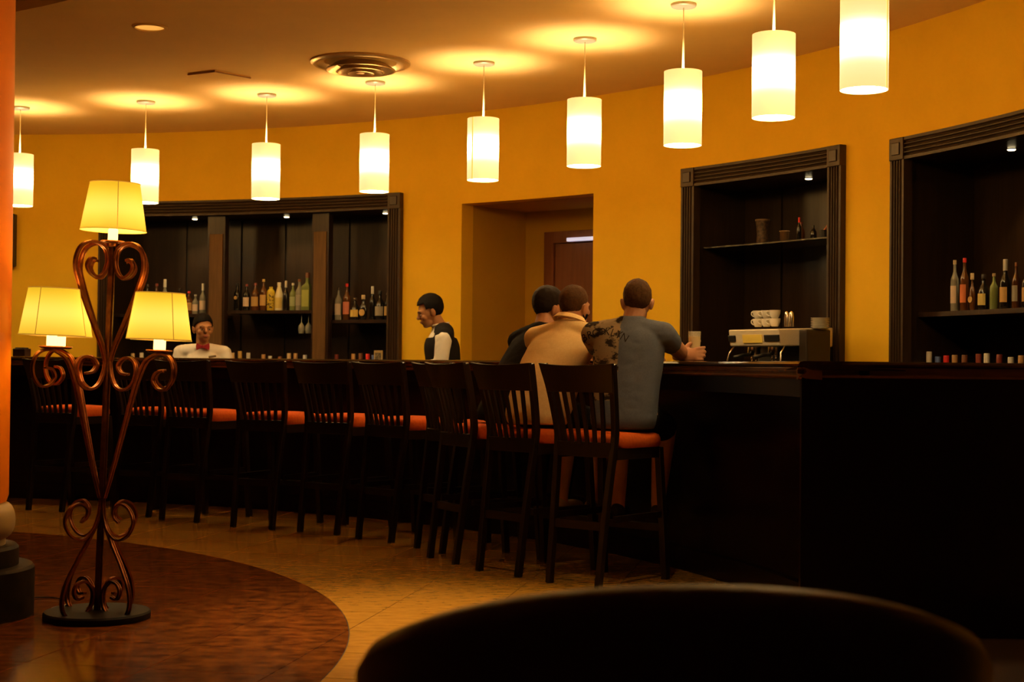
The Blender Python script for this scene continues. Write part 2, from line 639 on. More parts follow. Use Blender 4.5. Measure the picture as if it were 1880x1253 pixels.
zt1 = N1[2] - CH + 0.002
zt2 = N2[2] - CH + 0.002
zt3 = N3[2] - CH + 0.002
spot_fixture(8.50, 0.262, zt1, 'small round spotlight in the wide niche ceiling, over its left bay', 0.2)
spot_fixture(8.50, 0.3719, zt1, 'small round spotlight in the wide niche ceiling, over its middle bay', 0.2)
spot_fixture(8.50, 0.4920, zt1, 'small round spotlight in the wide niche ceiling, over its right bay', 0.2)
spot_fixture(8.50, 0.9990, zt2, 'small round spotlight in the coffee niche ceiling', -0.5, 0.25)
spot_fixture(8.50, 1.2205, zt3, 'small round spotlight in the bottle niche ceiling near the bar end', 0.2)

# ------------------------------------------------------------------ bar
RB0, RB1 = 6.34, 6.98
TB0, TB1 = -0.35, 1.4905
bar = thing('bar_counter', 'long curved black wood bar counter with a lacquered top and moulded rail', 'bar counter', pol(6.65, 0.8))
bm = B()
arc_prof(bm, [(RB0 + 0.02, 1.112), (RB0 + 0.004, 1.118), (RB0, 1.126), (RB0 + 0.006, 1.135), (RB0 + 0.02, 1.138),
              (RB1, 1.138), (RB1, 1.10), (RB0 + 0.06, 1.10)], TB0, TB1, 96)
obj('counter_top', bm, M_bartop, bar, smooth=0.6)
bm = B()
arc_prof(bm, [(RB0 + 0.012, 1.112), (RB0 + 0.030, 1.104), (RB0 + 0.034, 1.094), (RB0 + 0.026, 1.084), (RB0 + 0.010, 1.0775),
              (RB0 + 0.012, 1.072), (RB0 + 0.03, 1.066), (RB0 + 0.10, 1.060), (RB0 + 0.10, 1.100), (RB0 + 0.05, 1.112)],
         TB0, TB1, 96)
obj('rail_moulding', bm, M_rail, bar, smooth=0.6)
bm = B()
arc_box(bm, RB0 + 0.055, RB0 + 0.085, TB0, TB1, 0.985, 1.062, 96)
obj('apron', bm, M_bar, bar, smooth=0.6)
bm = B()
arc_box(bm, RB0 + 0.26, RB0 + 0.30, TB0, TB1, 0.0, 1.10, 96)
obj('front_panel', bm, M_bar, bar, smooth=0.6)
bm = B()
arc_box(bm, RB0 + 0.235, RB0 + 0.26, TB0, TB1, 0.0, 0.12, 96)
obj('plinth', bm, M_bar, bar, smooth=0.6)
bm = B()
arc_box(bm, RB1 - 0.05, RB1 - 0.03, TB0, TB1, 0.0, 1.10, 96)
obj('back_panel', bm, M_bar, bar, smooth=0.6)
# the end return, facing the seats
YE = 6.33
XE0, XE1 = 1.19, 3.03
bm = B()
box(bm, ((XE0 + XE1) / 2 + 0.007, YE + 0.018, 0.535), (XE1 - XE0 - 0.014, 0.036, 1.07))
obj('end_panel', bm, M_bar, bar)
bm = B()
prof = [(YE + 0.02, 1.112), (YE + 0.004, 1.118), (YE, 1.126), (YE + 0.006, 1.135), (YE + 0.02, 1.138), (YE + 0.62, 1.138), (YE + 0.62, 1.100), (YE + 0.06, 1.100)]
va = [bm.verts.new((XE0, y, z)) for y, z in prof]
vb = [bm.verts.new((XE1, y, z)) for y, z in prof]
for i in range(len(prof)):
    j = (i + 1) % len(prof)
    bm.faces.new((va[i], va[j], vb[j], vb[i]))
bm.faces.new(va)
bm.faces.new(vb)
obj('end_top', bm, M_bartop, bar, smooth=0.6)
bm = B()
prof = [(YE + 0.010, 1.112), (YE + 0.022, 1.104), (YE + 0.022, 1.086), (YE - 0.004, 1.0775), (YE - 0.002, 1.070), (YE + 0.02, 1.060), (YE + 0.05, 1.060), (YE + 0.05, 1.112)]
va = [bm.verts.new((XE0, y, z)) for y, z in prof]
vb = [bm.verts.new((XE1, y, z)) for y, z in prof]
for i in range(len(prof)):
    j = (i + 1) % len(prof)
    bm.faces.new((va[i], va[j], vb[j], vb[i]))
bm.faces.new(va)
bm.faces.new(vb)
obj('end_moulding', bm, M_rail, bar, smooth=0.6)

# ------------------------------------------------------------------ bottles
GL = {
    'dark': mat('dark_glass', (0.012, 0.010, 0.008), 0.08, spec=0.6),
    'amber': mat('amber_glass', (0.10, 0.035, 0.008), 0.08, spec=0.6),
    'green': mat('green_glass', (0.34, 0.42, 0.14), 0.07, spec=0.6, trans=0.35),
    'clear': mat('clear_glass', (0.55, 0.55, 0.46), 0.06, spec=0.6, trans=0.5),
    'yellow': mat('yellow_bottle', (0.62, 0.46, 0.03), 0.25),
    'cream': mat('cream_bottle', (0.80, 0.74, 0.48), 0.25),
}
LB = {k: mat('label_' + k, c, 0.7) for k, c in {
    'seal': (0.72, 0.52, 0.20), 'pale': (0.70, 0.56, 0.44), 'tan': (0.60, 0.38, 0.13), 'straw': (0.68, 0.55, 0.16),
    'mint': (0.40, 0.48, 0.26), 'grey': (0.36, 0.33, 0.26), 'lime': (0.44, 0.48, 0.12), 'rose': (0.62, 0.20, 0.12),
    'yellow': (0.72, 0.52, 0.12), 'orange': (0.66, 0.19, 0.06)}.items()}
LB['dots'] = mat('label_dots', (0.62, 0.46, 0.03), 0.5, base2=(0.08, 0.05, 0.01), nscale=70, detail=1, lo=0.52, hi=0.56)
CP = {k: mat('cap_' + k, c, 0.35) for k, c in {
    'black': (0.015, 0.013, 0.012), 'dark': (0.03, 0.022, 0.018), 'red': (0.22, 0.035, 0.02), 'scarlet': (0.72, 0.03, 0.025),
    'gold': (0.62, 0.42, 0.12), 'yellow': (0.62, 0.46, 0.03), 'white': (0.80, 0.76, 0.66), 'silver': (0.62, 0.60, 0.55),
    'brown': (0.22, 0.08, 0.03), 'cream': (0.66, 0.50, 0.28), 'tan': (0.50, 0.30, 0.12), 'blue': (0.10, 0.16, 0.42)}.items()}
PROF = {
    'std': [(0.0, 0), (0.94, 0), (1, 0.02), (1, 0.58), (0.93, 0.64), (0.60, 0.71), (0.36, 0.78), (0.32, 0.90), (0.32, 0.935)],
    'wine': [(0.0, 0), (0.94, 0), (1, 0.02), (1, 0.52), (0.86, 0.60), (0.48, 0.68), (0.36, 0.74), (0.34, 0.86), (0.34, 0.90)],
    'squat': [(0.0, 0), (0.95, 0), (1, 0.03), (1.04, 0.35), (0.96, 0.54), (0.66, 0.66), (0.34, 0.74), (0.30, 0.86), (0.30, 0.90)],
    'flask': [(0.0, 0), (0.6, 0), (0.86, 0.06), (1.05, 0.25), (1.0, 0.45), (0.74, 0.60), (0.36, 0.68), (0.30, 0.80), (0.30, 0.85)],
    'square': [(0.0, 0), (0.96, 0), (1, 0.02), (1, 0.60), (0.94, 0.64), (0.5, 0.70), (0.32, 0.74), (0.30, 0.84), (0.30, 0.88)],
    'cyl': [(0.0, 0), (0.94, 0), (1, 0.03), (1, 0.74), (0.92, 0.82), (0.55, 0.90), (0.40, 0.93), (0.40, 0.95)],
    'cone': [(0.0, 0), (0.94, 0), (1, 0.03), (1, 0.50), (0.92, 0.56), (0.60, 0.74), (0.40, 0.86), (0.36, 0.90)],
}
PROF['low'] = [(0.0, 0), (0.94, 0), (1, 0.02), (1, 0.56), (0.92, 0.64), (0.64, 0.72), (0.55, 0.76), (0.54, 0.88), (0.54, 0.92)]
CAPW = {'low': 0.60, 'std': 0.40, 'wine': 0.42, 'squat': 0.42, 'flask': 0.44, 'square': 0.42, 'cyl': 0.46, 'cone': 0.44}
LABZ = {'low': (0.14, 0.44), 'std': (0.16, 0.50), 'wine': (0.14, 0.44), 'squat': (0.14, 0.46), 'flask': (0.16, 0.46), 'square': (0.10, 0.54), 'cyl': (0.10, 0.68), 'cone': (0.08, 0.46)}


def bottle(t, r, z, H, R, kind, glass, lab, cap, label, group):
    o = thing('liquor_bottle', label, 'bottle', pol(r, t, z), -t, group)
    if kind == 'flask':
        mx = Matrix.Diagonal((1.02, 0.55, 1, 1))
    else:
        mx = Matrix.Identity(4)
    seg = 4 if kind == 'square' else 20
    if kind == 'square':
        mx = Matrix.Rotation(PI / 4, 4, 'Z') @ Matrix.Diagonal((1.25, 1.25, 1, 1))
    bm = B()
    lathe(bm, [(a * R, b * H) for a, b in PROF[kind]], seg, mx)
    obj('glass', bm, GL[glass], o, smooth=0.7, local=True)
    top = PROF[kind][-1][1] * H
    long_cap = kind in ('wine', 'low')
    bm = B()
    cw = CAPW[kind] * R
    zc0 = top - (0.13 * H if long_cap else 0.02 * H)
    lathe(bm, [(cw, zc0), (cw, H - 0.004), (cw * 0.9, H), (0, H)], 14)
    obj('cap', bm, CP[cap], o, smooth=0.7, local=True)
    if lab != 'none':
        z0, z1 = LABZ[kind]
        bm = B()
        if kind == 'square':
            box(bm, (0, -R * 0.89, (z0 + z1) / 2 * H), (R * 1.5, 0.002, (z1 - z0) * H))
        elif lab == 'seal':
            lathe(bm, [(0.0, 0.0), (R * 0.5, 0.0), (R * 0.5, 0.003), (0.0, 0.003)], 14,
                  Matrix.Translation((0, -R * 0.99, 0.46 * H)) @ Matrix.Rotation(PI / 2, 4, 'X'))
        elif kind == 'flask':
            lathe(bm, [(0.0, 0.0), (R * 0.78, 0.0), (R * 0.78, 0.003), (0.0, 0.003)], 18,
                  Matrix.Translation((0, -R * 0.575, 0.30 * H)) @ Matrix.Rotation(PI / 2, 4, 'X'))
        else:
            pr = [(R * 1.05 if kind == 'squat' else R * 1.012, z0 * H), (R * 1.05 if kind == 'squat' else R * 1.012, z1 * H)]
            a0, a1 = -PI / 2 - 1.2, -PI / 2 + 1.2
            k = 10
            for q in range(k):
                u0 = a0 + (a1 - a0) * q / k
                u1 = a0 + (a1 - a0) * (q + 1) / k
                rr = pr[0][0]
                quad(bm, Vector((rr * math.cos(u0), rr * math.sin(u0), pr[0][1])), Vector((rr * math.cos(u1), rr * math.sin(u1), pr[0][1])),
                     Vector((rr * math.cos(u1), rr * math.sin(u1), pr[1][1])), Vector((rr * math.cos(u0), rr * math.sin(u0), pr[1][1])))
            bmesh.ops.remove_doubles(bm, verts=bm.verts, dist=1e-5)
        lo_ = obj('label', bm, LB[lab], o, smooth=0.7, local=True)
    return o


SHELF = [
    (0.3189, 8.42, 1.575, 0.251, 0.0320, 'std', 'dark', 'seal', 'black', 'dark liquor bottle with a round cream seal'),
    (0.3301, 8.42, 1.575, 0.241, 0.0320, 'std', 'dark', 'pale', 'red', 'dark liquor bottle with a pale label and dull red cap'),
    (0.3406, 8.42, 1.575, 0.250, 0.0368, 'std', 'amber', 'tan', 'red', 'amber liquor bottle with a wide tan label'),
    (0.3505, 8.42, 1.575, 0.284, 0.0318, 'std', 'amber', 'tan', 'gold', 'amber liquor bottle with a gold cap and tan label'),
    (0.3595, 8.42, 1.575, 0.214, 0.0367, 'cyl', 'yellow', 'dots', 'yellow', 'yellow liqueur bottle printed with dark marks'),
    (0.3694, 8.42, 1.575, 0.253, 0.0390, 'cone', 'cream', 'straw', 'white', 'cone-shouldered bottle with glowing white top and straw-yellow label'),
    (0.3776, 8.42, 1.575, 0.267, 0.0268, 'wine', 'dark', 'none', 'silver', 'narrow black bottle with a silver cap'),
    (0.3862, 8.42, 1.575, 0.246, 0.0292, 'std', 'green', 'mint', 'white', 'pale green bottle with a white cap'),
    (0.3941, 8.42, 1.575, 0.280, 0.0340, 'std', 'clear', 'grey', 'brown', 'clear liquor bottle with a red-brown stopper'),
    (0.4039, 8.42, 1.575, 0.337, 0.0460, 'square', 'green', 'lime', 'brown', 'tall square bottle of yellow-green liquor with brown stopper'),
    (0.4418, 8.42, 1.488, 0.289, 0.0312, 'std', 'clear', 'pale', 'dark', 'clear bottle with a pale pink label'),
    (0.4520, 8.42, 1.488, 0.321, 0.0335, 'std', 'amber', 'rose', 'scarlet', 'tall bottle with a scarlet cap and rosy label'),
    (0.4622, 8.42, 1.488, 0.196, 0.0405, 'squat', 'dark', 'yellow', 'dark', 'squat dark bottle with a square yellow label'),
    (0.4722, 8.42, 1.488, 0.219, 0.0380, 'flask', 'dark', 'tan', 'cream', 'round flask bottle with a round tan label and cream cap'),
    (0.4834, 8.42, 1.488, 0.294, 0.0308, 'wine', 'dark', 'none', 'silver', 'slim dark bottle with a bright silver cap'),
    (0.4928, 8.42, 1.488, 0.255, 0.0425, 'squat', 'dark', 'grey', 'black', 'broad dark decanter bottle with a grey label'),
    (0.5015, 8.42, 1.488, 0.235, 0.0259, 'std', 'dark', 'tan', 'dark', 'thin dark bottle with a tall tan label'),
    (0.2118, 8.42, 1.544, 0.276, 0.0326, 'std', 'dark', 'grey', 'dark', 'dark bottle with a grey label, half hidden by the floor lamp'),
    (0.2227, 8.42, 1.544, 0.281, 0.0325, 'std', 'amber', 'tan', 'red', 'amber bottle with a dark red cap behind the floor lamp'),
    (0.2323, 8.42, 1.544, 0.321, 0.0325, 'wine', 'clear', 'pale', 'white', 'tall clear bottle with a long white cap behind the floor lamp'),
    (0.2499, 8.42, 1.544, 0.236, 0.0324, 'std', 'dark', 'tan', 'black', 'dark bottle with a black cap behind the lamp shade'),
    (0.2610, 8.42, 1.544, 0.210, 0.0349, 'std', 'amber', 'tan', 'scarlet', 'amber bottle with a scarlet cap and tan label'),
    (0.2688, 8.42, 1.544, 0.180, 0.0298, 'std', 'clear', 'pale', 'silver', 'small clear bottle with a pale label and silver cap'),
    (0.2778, 8.42, 1.544, 0.280, 0.0323, 'wine', 'clear', 'pale', 'white', 'tall clear bottle with a long white cap beside the wooden post'),
    (1.1730, 8.42, 1.453, 0.307, 0.0243, 'std', 'clear', 'pale', 'cream', 'clear bottle with a white and blue label and cream cap'),
    (1.1835, 8.42, 1.453, 0.314, 0.0257, 'std', 'amber', 'orange', 'scarlet', 'tall bottle with a scarlet cap and orange label'),
    (1.1918, 8.42, 1.453, 0.221, 0.0239, 'flask', 'amber', 'tan', 'cream', 'round flask bottle with a cream cap and tan label'),
    (1.2040, 8.42, 1.453, 0.209, 0.0315, 'squat', 'dark', 'straw', 'dark', 'squat dark bottle with a square straw-coloured label'),
    (1.2149, 8.42, 1.453, 0.210, 0.0234, 'std', 'green', 'none', 'cream', 'dark green bottle with a cream cap and no label'),
    (1.2269, 8.42, 1.453, 0.285, 0.0309, 'wine', 'dark', 'tan', 'silver', 'large dark wine bottle with a big tan label'),
    (1.2383, 8.42, 1.453, 0.261, 0.0229, 'std', 'amber', 'grey', 'brown', 'amber bottle with a brown stopper and small tan labels'),
    (1.2486, 8.42, 1.453, 0.232, 0.0227, 'std', 'dark', 'tan', 'dark', 'dark bottle with a tan label at the shelf end'),
]
LOW = [
    (0.1967, 8.40, 0.900, 0.282, 0.0251, 'wine', 'dark', 'none', 'cream', 'x'),
    (0.2070, 8.40, 0.900, 0.288, 0.0250, 'wine', 'dark', 'none', 'white', 'x'),
    (0.3154, 8.40, 0.900, 0.295, 0.0246, 'wine', 'green', 'none', 'cream', 'x'),
    (0.3243, 8.40, 0.900, 0.310, 0.0246, 'wine', 'dark', 'none', 'gold', 'x'),
    (0.3345, 8.40, 0.900, 0.296, 0.0245, 'wine', 'dark', 'none', 'silver', 'x'),
    (0.3528, 8.40, 0.900, 0.282, 0.0244, 'wine', 'amber', 'none', 'tan', 'x'),
    (0.3609, 8.40, 0.900, 0.268, 0.0244, 'wine', 'dark', 'none', 'silver', 'x'),
    (0.3728, 8.40, 0.900, 0.264, 0.0243, 'wine', 'amber', 'none', 'brown', 'x'),
    (0.3837, 8.40, 0.900, 0.294, 0.0243, 'wine', 'green', 'none', 'cream', 'x'),
    (0.3917, 8.40, 0.900, 0.294, 0.0242, 'wine', 'green', 'none', 'tan', 'x'),
    (0.4031, 8.40, 0.900, 0.280, 0.0242, 'wine', 'dark', 'none', 'silver', 'x'),
    (0.4323, 8.40, 0.900, 0.310, 0.0240, 'wine', 'clear', 'none', 'white', 'x'),
    (0.4418, 8.40, 0.900, 0.287, 0.0239, 'wine', 'dark', 'none', 'red', 'x'),
    (0.4625, 8.40, 0.900, 0.293, 0.0238, 'wine', 'amber', 'none', 'tan', 'x'),
    (0.4712, 8.40, 0.900, 0.298, 0.0237, 'wine', 'dark', 'none', 'brown', 'x'),
    (0.4799, 8.40, 0.900, 0.294, 0.0237, 'wine', 'dark', 'none', 'scarlet', 'x'),
    (0.4872, 8.40, 0.900, 0.284, 0.0236, 'wine', 'dark', 'none', 'blue', 'x'),
    (0.4957, 8.40, 0.900, 0.308, 0.0236, 'wine', 'clear', 'none', 'white', 'x'),
    (1.1486, 8.40, 0.900, 0.316, 0.0165, 'wine', 'clear', 'none', 'white', 'x'),
    (1.1582, 8.40, 0.900, 0.286, 0.0164, 'wine', 'dark', 'none', 'blue', 'x'),
    (1.1673, 8.40, 0.900, 0.292, 0.0163, 'wine', 'dark', 'none', 'scarlet', 'x'),
    (1.1765, 8.40, 0.900, 0.295, 0.0161, 'wine', 'amber', 'none', 'tan', 'x'),
    (1.1871, 8.40, 0.900, 0.295, 0.0160, 'wine', 'amber', 'none', 'brown', 'x'),
    (1.2022, 8.40, 0.900, 0.301, 0.0158, 'wine', 'dark', 'none', 'red', 'x'),
    (1.2109, 8.40, 0.900, 0.304, 0.0157, 'wine', 'clear', 'none', 'white', 'x'),
    (1.2242, 8.40, 0.900, 0.297, 0.0155, 'wine', 'dark', 'none', 'red', 'x'),
    (1.2362, 8.40, 0.900, 0.282, 0.0153, 'wine', 'dark', 'none', 'silver', 'x'),
    (1.2471, 8.40, 0.900, 0.291, 0.0151, 'wine', 'amber', 'none', 'tan', 'x'),
]
WHERE = [(0.31, 'on the left shelf of the wide niche'), (0.43, 'on the middle shelf of the wide niche'),
         (0.60, 'on the right shelf of the wide niche'), (2.0, 'on the shelf near the bar end')]
for t, r, z, H, R, kind, glass, lab, cap, label in SHELF:
    wh = next(s for lim, s in WHERE if t < lim)
    bottle(t, r, z, H, R, kind, glass, lab, cap, label + ' ' + wh if len((label + ' ' + wh).split()) <= 16 else label, 'bottles on the niche shelves')
CN = {'red': 'dull red'}
low = sorted(LOW)
caps = [CN.get(q[8], q[8]) for q in low]
for i, (t, r, z, H, R, kind, glass, lab, cap_, label) in enumerate(low):
    wh = 'wide niche' if t < 1 else 'bar end'
    near = [caps[j] for j in (i - 1, i + 1) if 0 <= j < len(low) and (low[j][0] < 1) == (t < 1)]
    nb_txt = 'between %s and %s ones' % tuple(near) if len(near) == 2 else 'next to the %s one' % near[0]
    bottle(t, r, z, H, 0.030 if t < 1 else 0.029, 'low', glass, lab, cap_, '%s-capped bottle %s on the %s back counter' % (caps[i], nb_txt, wh), 'bottle tops over the bar')

# upside-down glasses put in for bright reflections under the middle shelf, a framed card on the counter
for k, tt in enumerate((0.3985, 0.4070)):
    for q, zz in enumerate((1.545, 1.435)):
        if q: continue
        g = thing('reflection_glass', 'upside-down glass put in for a reflection under the niche shelf, %s' % ('away from the wooden post', 'beside the wooden post')[k], 'glass', pol(8.40, tt, 1.546), 0, 'glasses put in for reflections')
        bm = B()
        lathe(bm, [(0.028, 0.0), (0.028, -0.003), (0.004, -0.008), (0.0035, -0.075), (0.010, -0.085), (0.028, -0.11), (0.031, -0.14), (0.025, -0.175),
                   (0.023, -0.175), (0.029, -0.14), (0.026, -0.112), (0.0, -0.09)], 18)
        obj('bowl_and_stem', bm, GL['clear'], g, smooth=0.8, local=True)
cd = thing('framed_card', 'small framed card standing at the right end of the wide niche counter', 'card', pol(8.10, 0.517, 0.90), -0.517)
bm = B(); box(bm, (0, 0.006, 0.16), (0.085, 0.010, 0.32)); obj('frame', bm, mat('card_frame', (0.46, 0.34, 0.16), 0.5), cd, local=True, bevel=0.002)
bm = B(); box(bm, (0, -0.0005, 0.225), (0.060, 0.004, 0.15)); obj('card', bm, mat('card_paper', (0.26, 0.20, 0.11), 0.7, base2=(0.05, 0.04, 0.02), nscale=60, detail=2), cd, local=True)

# ------------------------------------------------------------------ coffee niche: machine, cups, shelf things
TE = 1.040
em = thing('espresso_machine', 'steel and black two group espresso machine under the glass shelf', 'coffee machine', pol(7.98, TE, 0.90), -TE)
EW = 0.50
bm = B(); box(bm, (0, 0.10, 0.20), (EW - 0.04, 0.24, 0.36)); obj('body', bm, M_black, em, local=True, bevel=0.012)
bm = B()
q = [(-0.235, 0.345), (-0.250, 0.452), (0.20, 0.468), (0.20, 0.345)]
va = [bm.verts.new((-EW / 2, y, z)) for y, z in q]
vb = [bm.verts.new((EW / 2, y, z)) for y, z in q]
for i in range(4): bm.faces.new((va[i], va[(i + 1) % 4], vb[(i + 1) % 4], vb[i]))
bm.faces.new(va); bm.faces.new(vb)
hd = obj('head', bm, mat('brushed_steel', (0.80, 0.70, 0.50), 0.34, metal=0.15, base2=(0.70, 0.60, 0.42), scale=(2, 30, 30), nscale=6), em, local=True, bevel=0.008)
bm = B(); box(bm, (-0.01, -0.2455, 0.392), (0.19, 0.006, 0.052), (0.14, 0, 0)); obj('brand_plate', bm, mat('brass_plate', (0.95, 0.72, 0.14), 0.3), hd, local=True)
for sx, wd in ((-0.215, 0.07), (0.18, 0.145)):
    bm = B(); box(bm, (sx, -0.246, 0.395), (wd, 0.010, 0.042), (0.14, 0, 0)); obj('control_pad', bm, M_black, hd, local=True, bevel=0.004)
for sx in (-0.11, 0.09):
    bm = B(); lathe(bm, [(0.040, 0.345), (0.042, 0.30), (0.034, 0.285), (0.0, 0.285)], 18, Matrix.Translation((sx, -0.15, 0)))
    gh = obj('group_head', bm, M_chrome, em, smooth=0.6, local=True)
    bm = B(); tube(bm, [(sx, -0.19, 0.292), (sx, -0.24, 0.288), (sx, -0.31, 0.272)], 0.012, 10); obj('filter_handle', bm, M_black, gh, smooth=True, local=True)
    bm = B(); tube(bm, [(sx - 0.015, -0.15, 0.286), (sx - 0.02, -0.15, 0.25)], 0.007, 8); tube(bm, [(sx + 0.015, -0.15, 0.286), (sx + 0.02, -0.15, 0.25)], 0.007, 8)
    obj('spout', bm, M_chrome, gh, smooth=True, local=True)
for sx in (-0.25, 0.25):
    bm = B(); tube(bm, [(sx, -0.20, 0.345), (sx * 1.02, -0.235, 0.30), (sx * 1.12, -0.26, 0.14)], 0.006, 8)
    obj('steam_wand', bm, M_chrome, em, smooth=True, local=True)
bm = B(); box(bm, (0, -0.09, 0.045), (EW - 0.02, 0.30, 0.07)); obj('drip_tray', bm, M_chrome, em, local=True, bevel=0.01)
for sx in (-0.22, 0.22):
    for sy in (-0.18, 0.16):
        bm = B(); lathe(bm, [(0.018, 0.0), (0.014, 0.02)], 10, Matrix.Translation((sx, sy, 0))); obj('foot', bm, M_black, em, local=True)


def cup(x, y, z, az, label, group, inverted=False):
    base = Matrix.Translation(pol(7.98, TE, 0.90)) @ Matrix.Rotation(-TE, 4, 'Z')
    c = thing('espresso_cup', label, 'cup', base @ Vector((x, y, z)), az, group)
    bm = B()
    lathe(bm, [(0.020, 0.0), (0.024, 0.004), (0.034, 0.028), (0.037, 0.052), (0.034, 0.052), (0.030, 0.026), (0.0, 0.010)], 20)
    obj('bowl', bm, M_white, c, smooth=0.7, local=True)
    bm = B()
    tube(bm, spline([(-0.034, 0, 0.042), (-0.052, 0, 0.044), (-0.056, 0, 0.028), (-0.042, 0, 0.016), (-0.031, 0, 0.016)], 4), 0.0042, 8)
    obj('handle', bm, M_white, c, smooth=True, local=True)


for row_, zz in (('lower', 0.4725), ('upper', 0.5255)):
    for x, wh in ((-0.13, 'with its handle out at the open end'), (-0.045, 'in the middle'), (0.035, 'next to the shakers')):
        cup(x, -0.10, zz, -TE + (0.2 if x < -0.1 else 0.6), '%s white cup on the coffee machine, %s' % (row_, wh), 'white cups on the coffee machine')
bE = Matrix.Translation(pol(7.98, TE, 0.90)) @ Matrix.Rotation(-TE, 4, 'Z')
for x, wh in ((0.105, 'next to the stacked cups'), (0.150, 'next to the saucers')):
    s = thing('steel_shaker', 'small steel shaker standing on the coffee machine, ' + wh, 'shaker', bE @ Vector((x, -0.06, 0.471)), 0, 'steel shakers on the coffee machine')
    bm = B(); lathe(bm, [(0.017, 0), (0.018, 0.06), (0.016, 0.07)], 16); obj('body', bm, M_chrome, s, smooth=0.7, local=True)
    bm = B(); lathe(bm, [(0.016, 0.07), (0.014, 0.088), (0.006, 0.098), (0, 0.099)], 16); obj('lid', bm, M_chrome, s, smooth=0.7, local=True)
for k in range(7):
    s = thing('saucer', 'white saucer, %s in the stack beside the coffee machine' % ('lowest', 'second from the bottom', 'third from the bottom', 'in the very middle', 'third from the top', 'second from the top', 'topmost')[k], 'saucer', bE @ Vector((0.316, 0.03, 0.4505 + 0.0105 * k)), 0, 'stacked saucers')
    bm = B(); lathe(bm, [(0.0, 0.0), (0.034, 0.0), (0.058, 0.009), (0.059, 0.0115), (0.032, 0.0035), (0.0, 0.0035)], 28); obj('dish', bm, M_white, s, smooth=0.7, local=True)
g = thing('dark_box', 'plain dark box beside the coffee machine with the saucers on top', 'box', bE @ Vector((0.302, 0.0, 0)), -TE)
bm = B(); box(bm, (0, 0, 0.23), (0.072, 0.20, 0.44)); obj('housing', bm, mat('brown_grey_box', (0.03, 0.02, 0.011), 0.5), g, local=True, bevel=0.008)
bm = B(); box(bm, (0, 0, 0.005), (0.064, 0.18, 0.01)); obj('base', bm, M_black, g, local=True)

ZS = 1.975
s = thing('carved_vase', 'tall dark carved vase on the glass shelf', 'vase', pol(8.42, 0.9560, ZS))
bm = B()
lathe(bm, [(0.0, 0), (0.040, 0), (0.043, 0.01), (0.040, 0.06), (0.044, 0.12), (0.050, 0.165), (0.044, 0.165), (0.038, 0.12), (0.0, 0.10)], 24)
obj('vessel', bm, mat('carved_brown', (0.10, 0.055, 0.025), 0.5, base2=(0.02, 0.01, 0.005), nscale=45, bump=0.5, bscale=60), s, smooth=0.8, local=True)
bm = B()
lathe(bm, [(0.051, 0.160), (0.053, 0.166), (0.051, 0.171), (0.046, 0.168)], 24, ring=True)
obj('rim', bm, mat('vase_rim', (0.16, 0.10, 0.05), 0.4), s, smooth=0.8, local=True)
s = thing('tumbler', 'small brown tumbler beside the carved vase on the glass shelf', 'glass', pol(8.42, 0.9815, ZS))
bm = B(); lathe(bm, [(0.0, 0), (0.028, 0), (0.034, 0.075), (0.031, 0.075), (0.026, 0.006), (0.0, 0.006)], 20)
obj('bowl', bm, mat('smoked_glass', (0.14, 0.08, 0.04), 0.12, trans=0.3), s, smooth=0.7, local=True)
bm = B(); lathe(bm, [(0.0345, 0.071), (0.035, 0.076), (0.031, 0.076)], 20, ring=True); obj('rim', bm, mat('tumbler_rim', (0.40, 0.24, 0.12), 0.3), s, smooth=True, local=True)
bottle(1.0010, 8.42, ZS, 0.125, 0.024, 'squat', 'amber', 'none', 'red', 'small amber bottle with a thin neck on the glass shelf', 'small bottles on the glass shelf')
bottle(1.0060, 8.36, ZS, 0.150, 0.016, 'wine', 'dark', 'none', 'scarlet', 'slim small bottle with a scarlet cap on the glass shelf', 'small bottles on the glass shelf')
bottle(1.0150, 8.42, ZS, 0.095, 0.022, 'squat', 'dark', 'none', 'black', 'little black bottle beside the leaning muddler on the glass shelf', 'small bottles on the glass shelf')
s = thing('bar_muddler', 'reddish wooden muddler leaning in a dark cup at the end of the glass shelf', 'muddler', pol(8.42, 1.0270, ZS))
dv = Vector((math.cos(1.027), -math.sin(1.027), 0))
bm = B(); tube(bm, [Vector((0, 0, 0.028)) - dv * 0.02, Vector((0, 0, 0.075)) + dv * 0.03, Vector((0, 0, 0.125)) + dv * 0.085], 0.009, 10)
obj('stick', bm, mat('red_wood', (0.42, 0.13, 0.05), 0.4), s, smooth=True, local=True)
bm = B(); bmesh.ops.create_uvsphere(bm, u_segments=12, v_segments=8, radius=0.013, matrix=Matrix.Translation(Vector((0, 0, 0.125)) + dv * 0.085))
obj('knob', bm, mat('pale_wood', (0.80, 0.62, 0.36), 0.35), s, smooth=True, local=True)
bm = B(); lathe(bm, [(0.0, 0), (0.026, 0), (0.030, 0.055), (0.027, 0.055), (0.022, 0.006), (0.0, 0.006)], 18)
obj('cup', bm, M_black, s, smooth=0.7, local=True)

# ------------------------------------------------------------------ bar stools


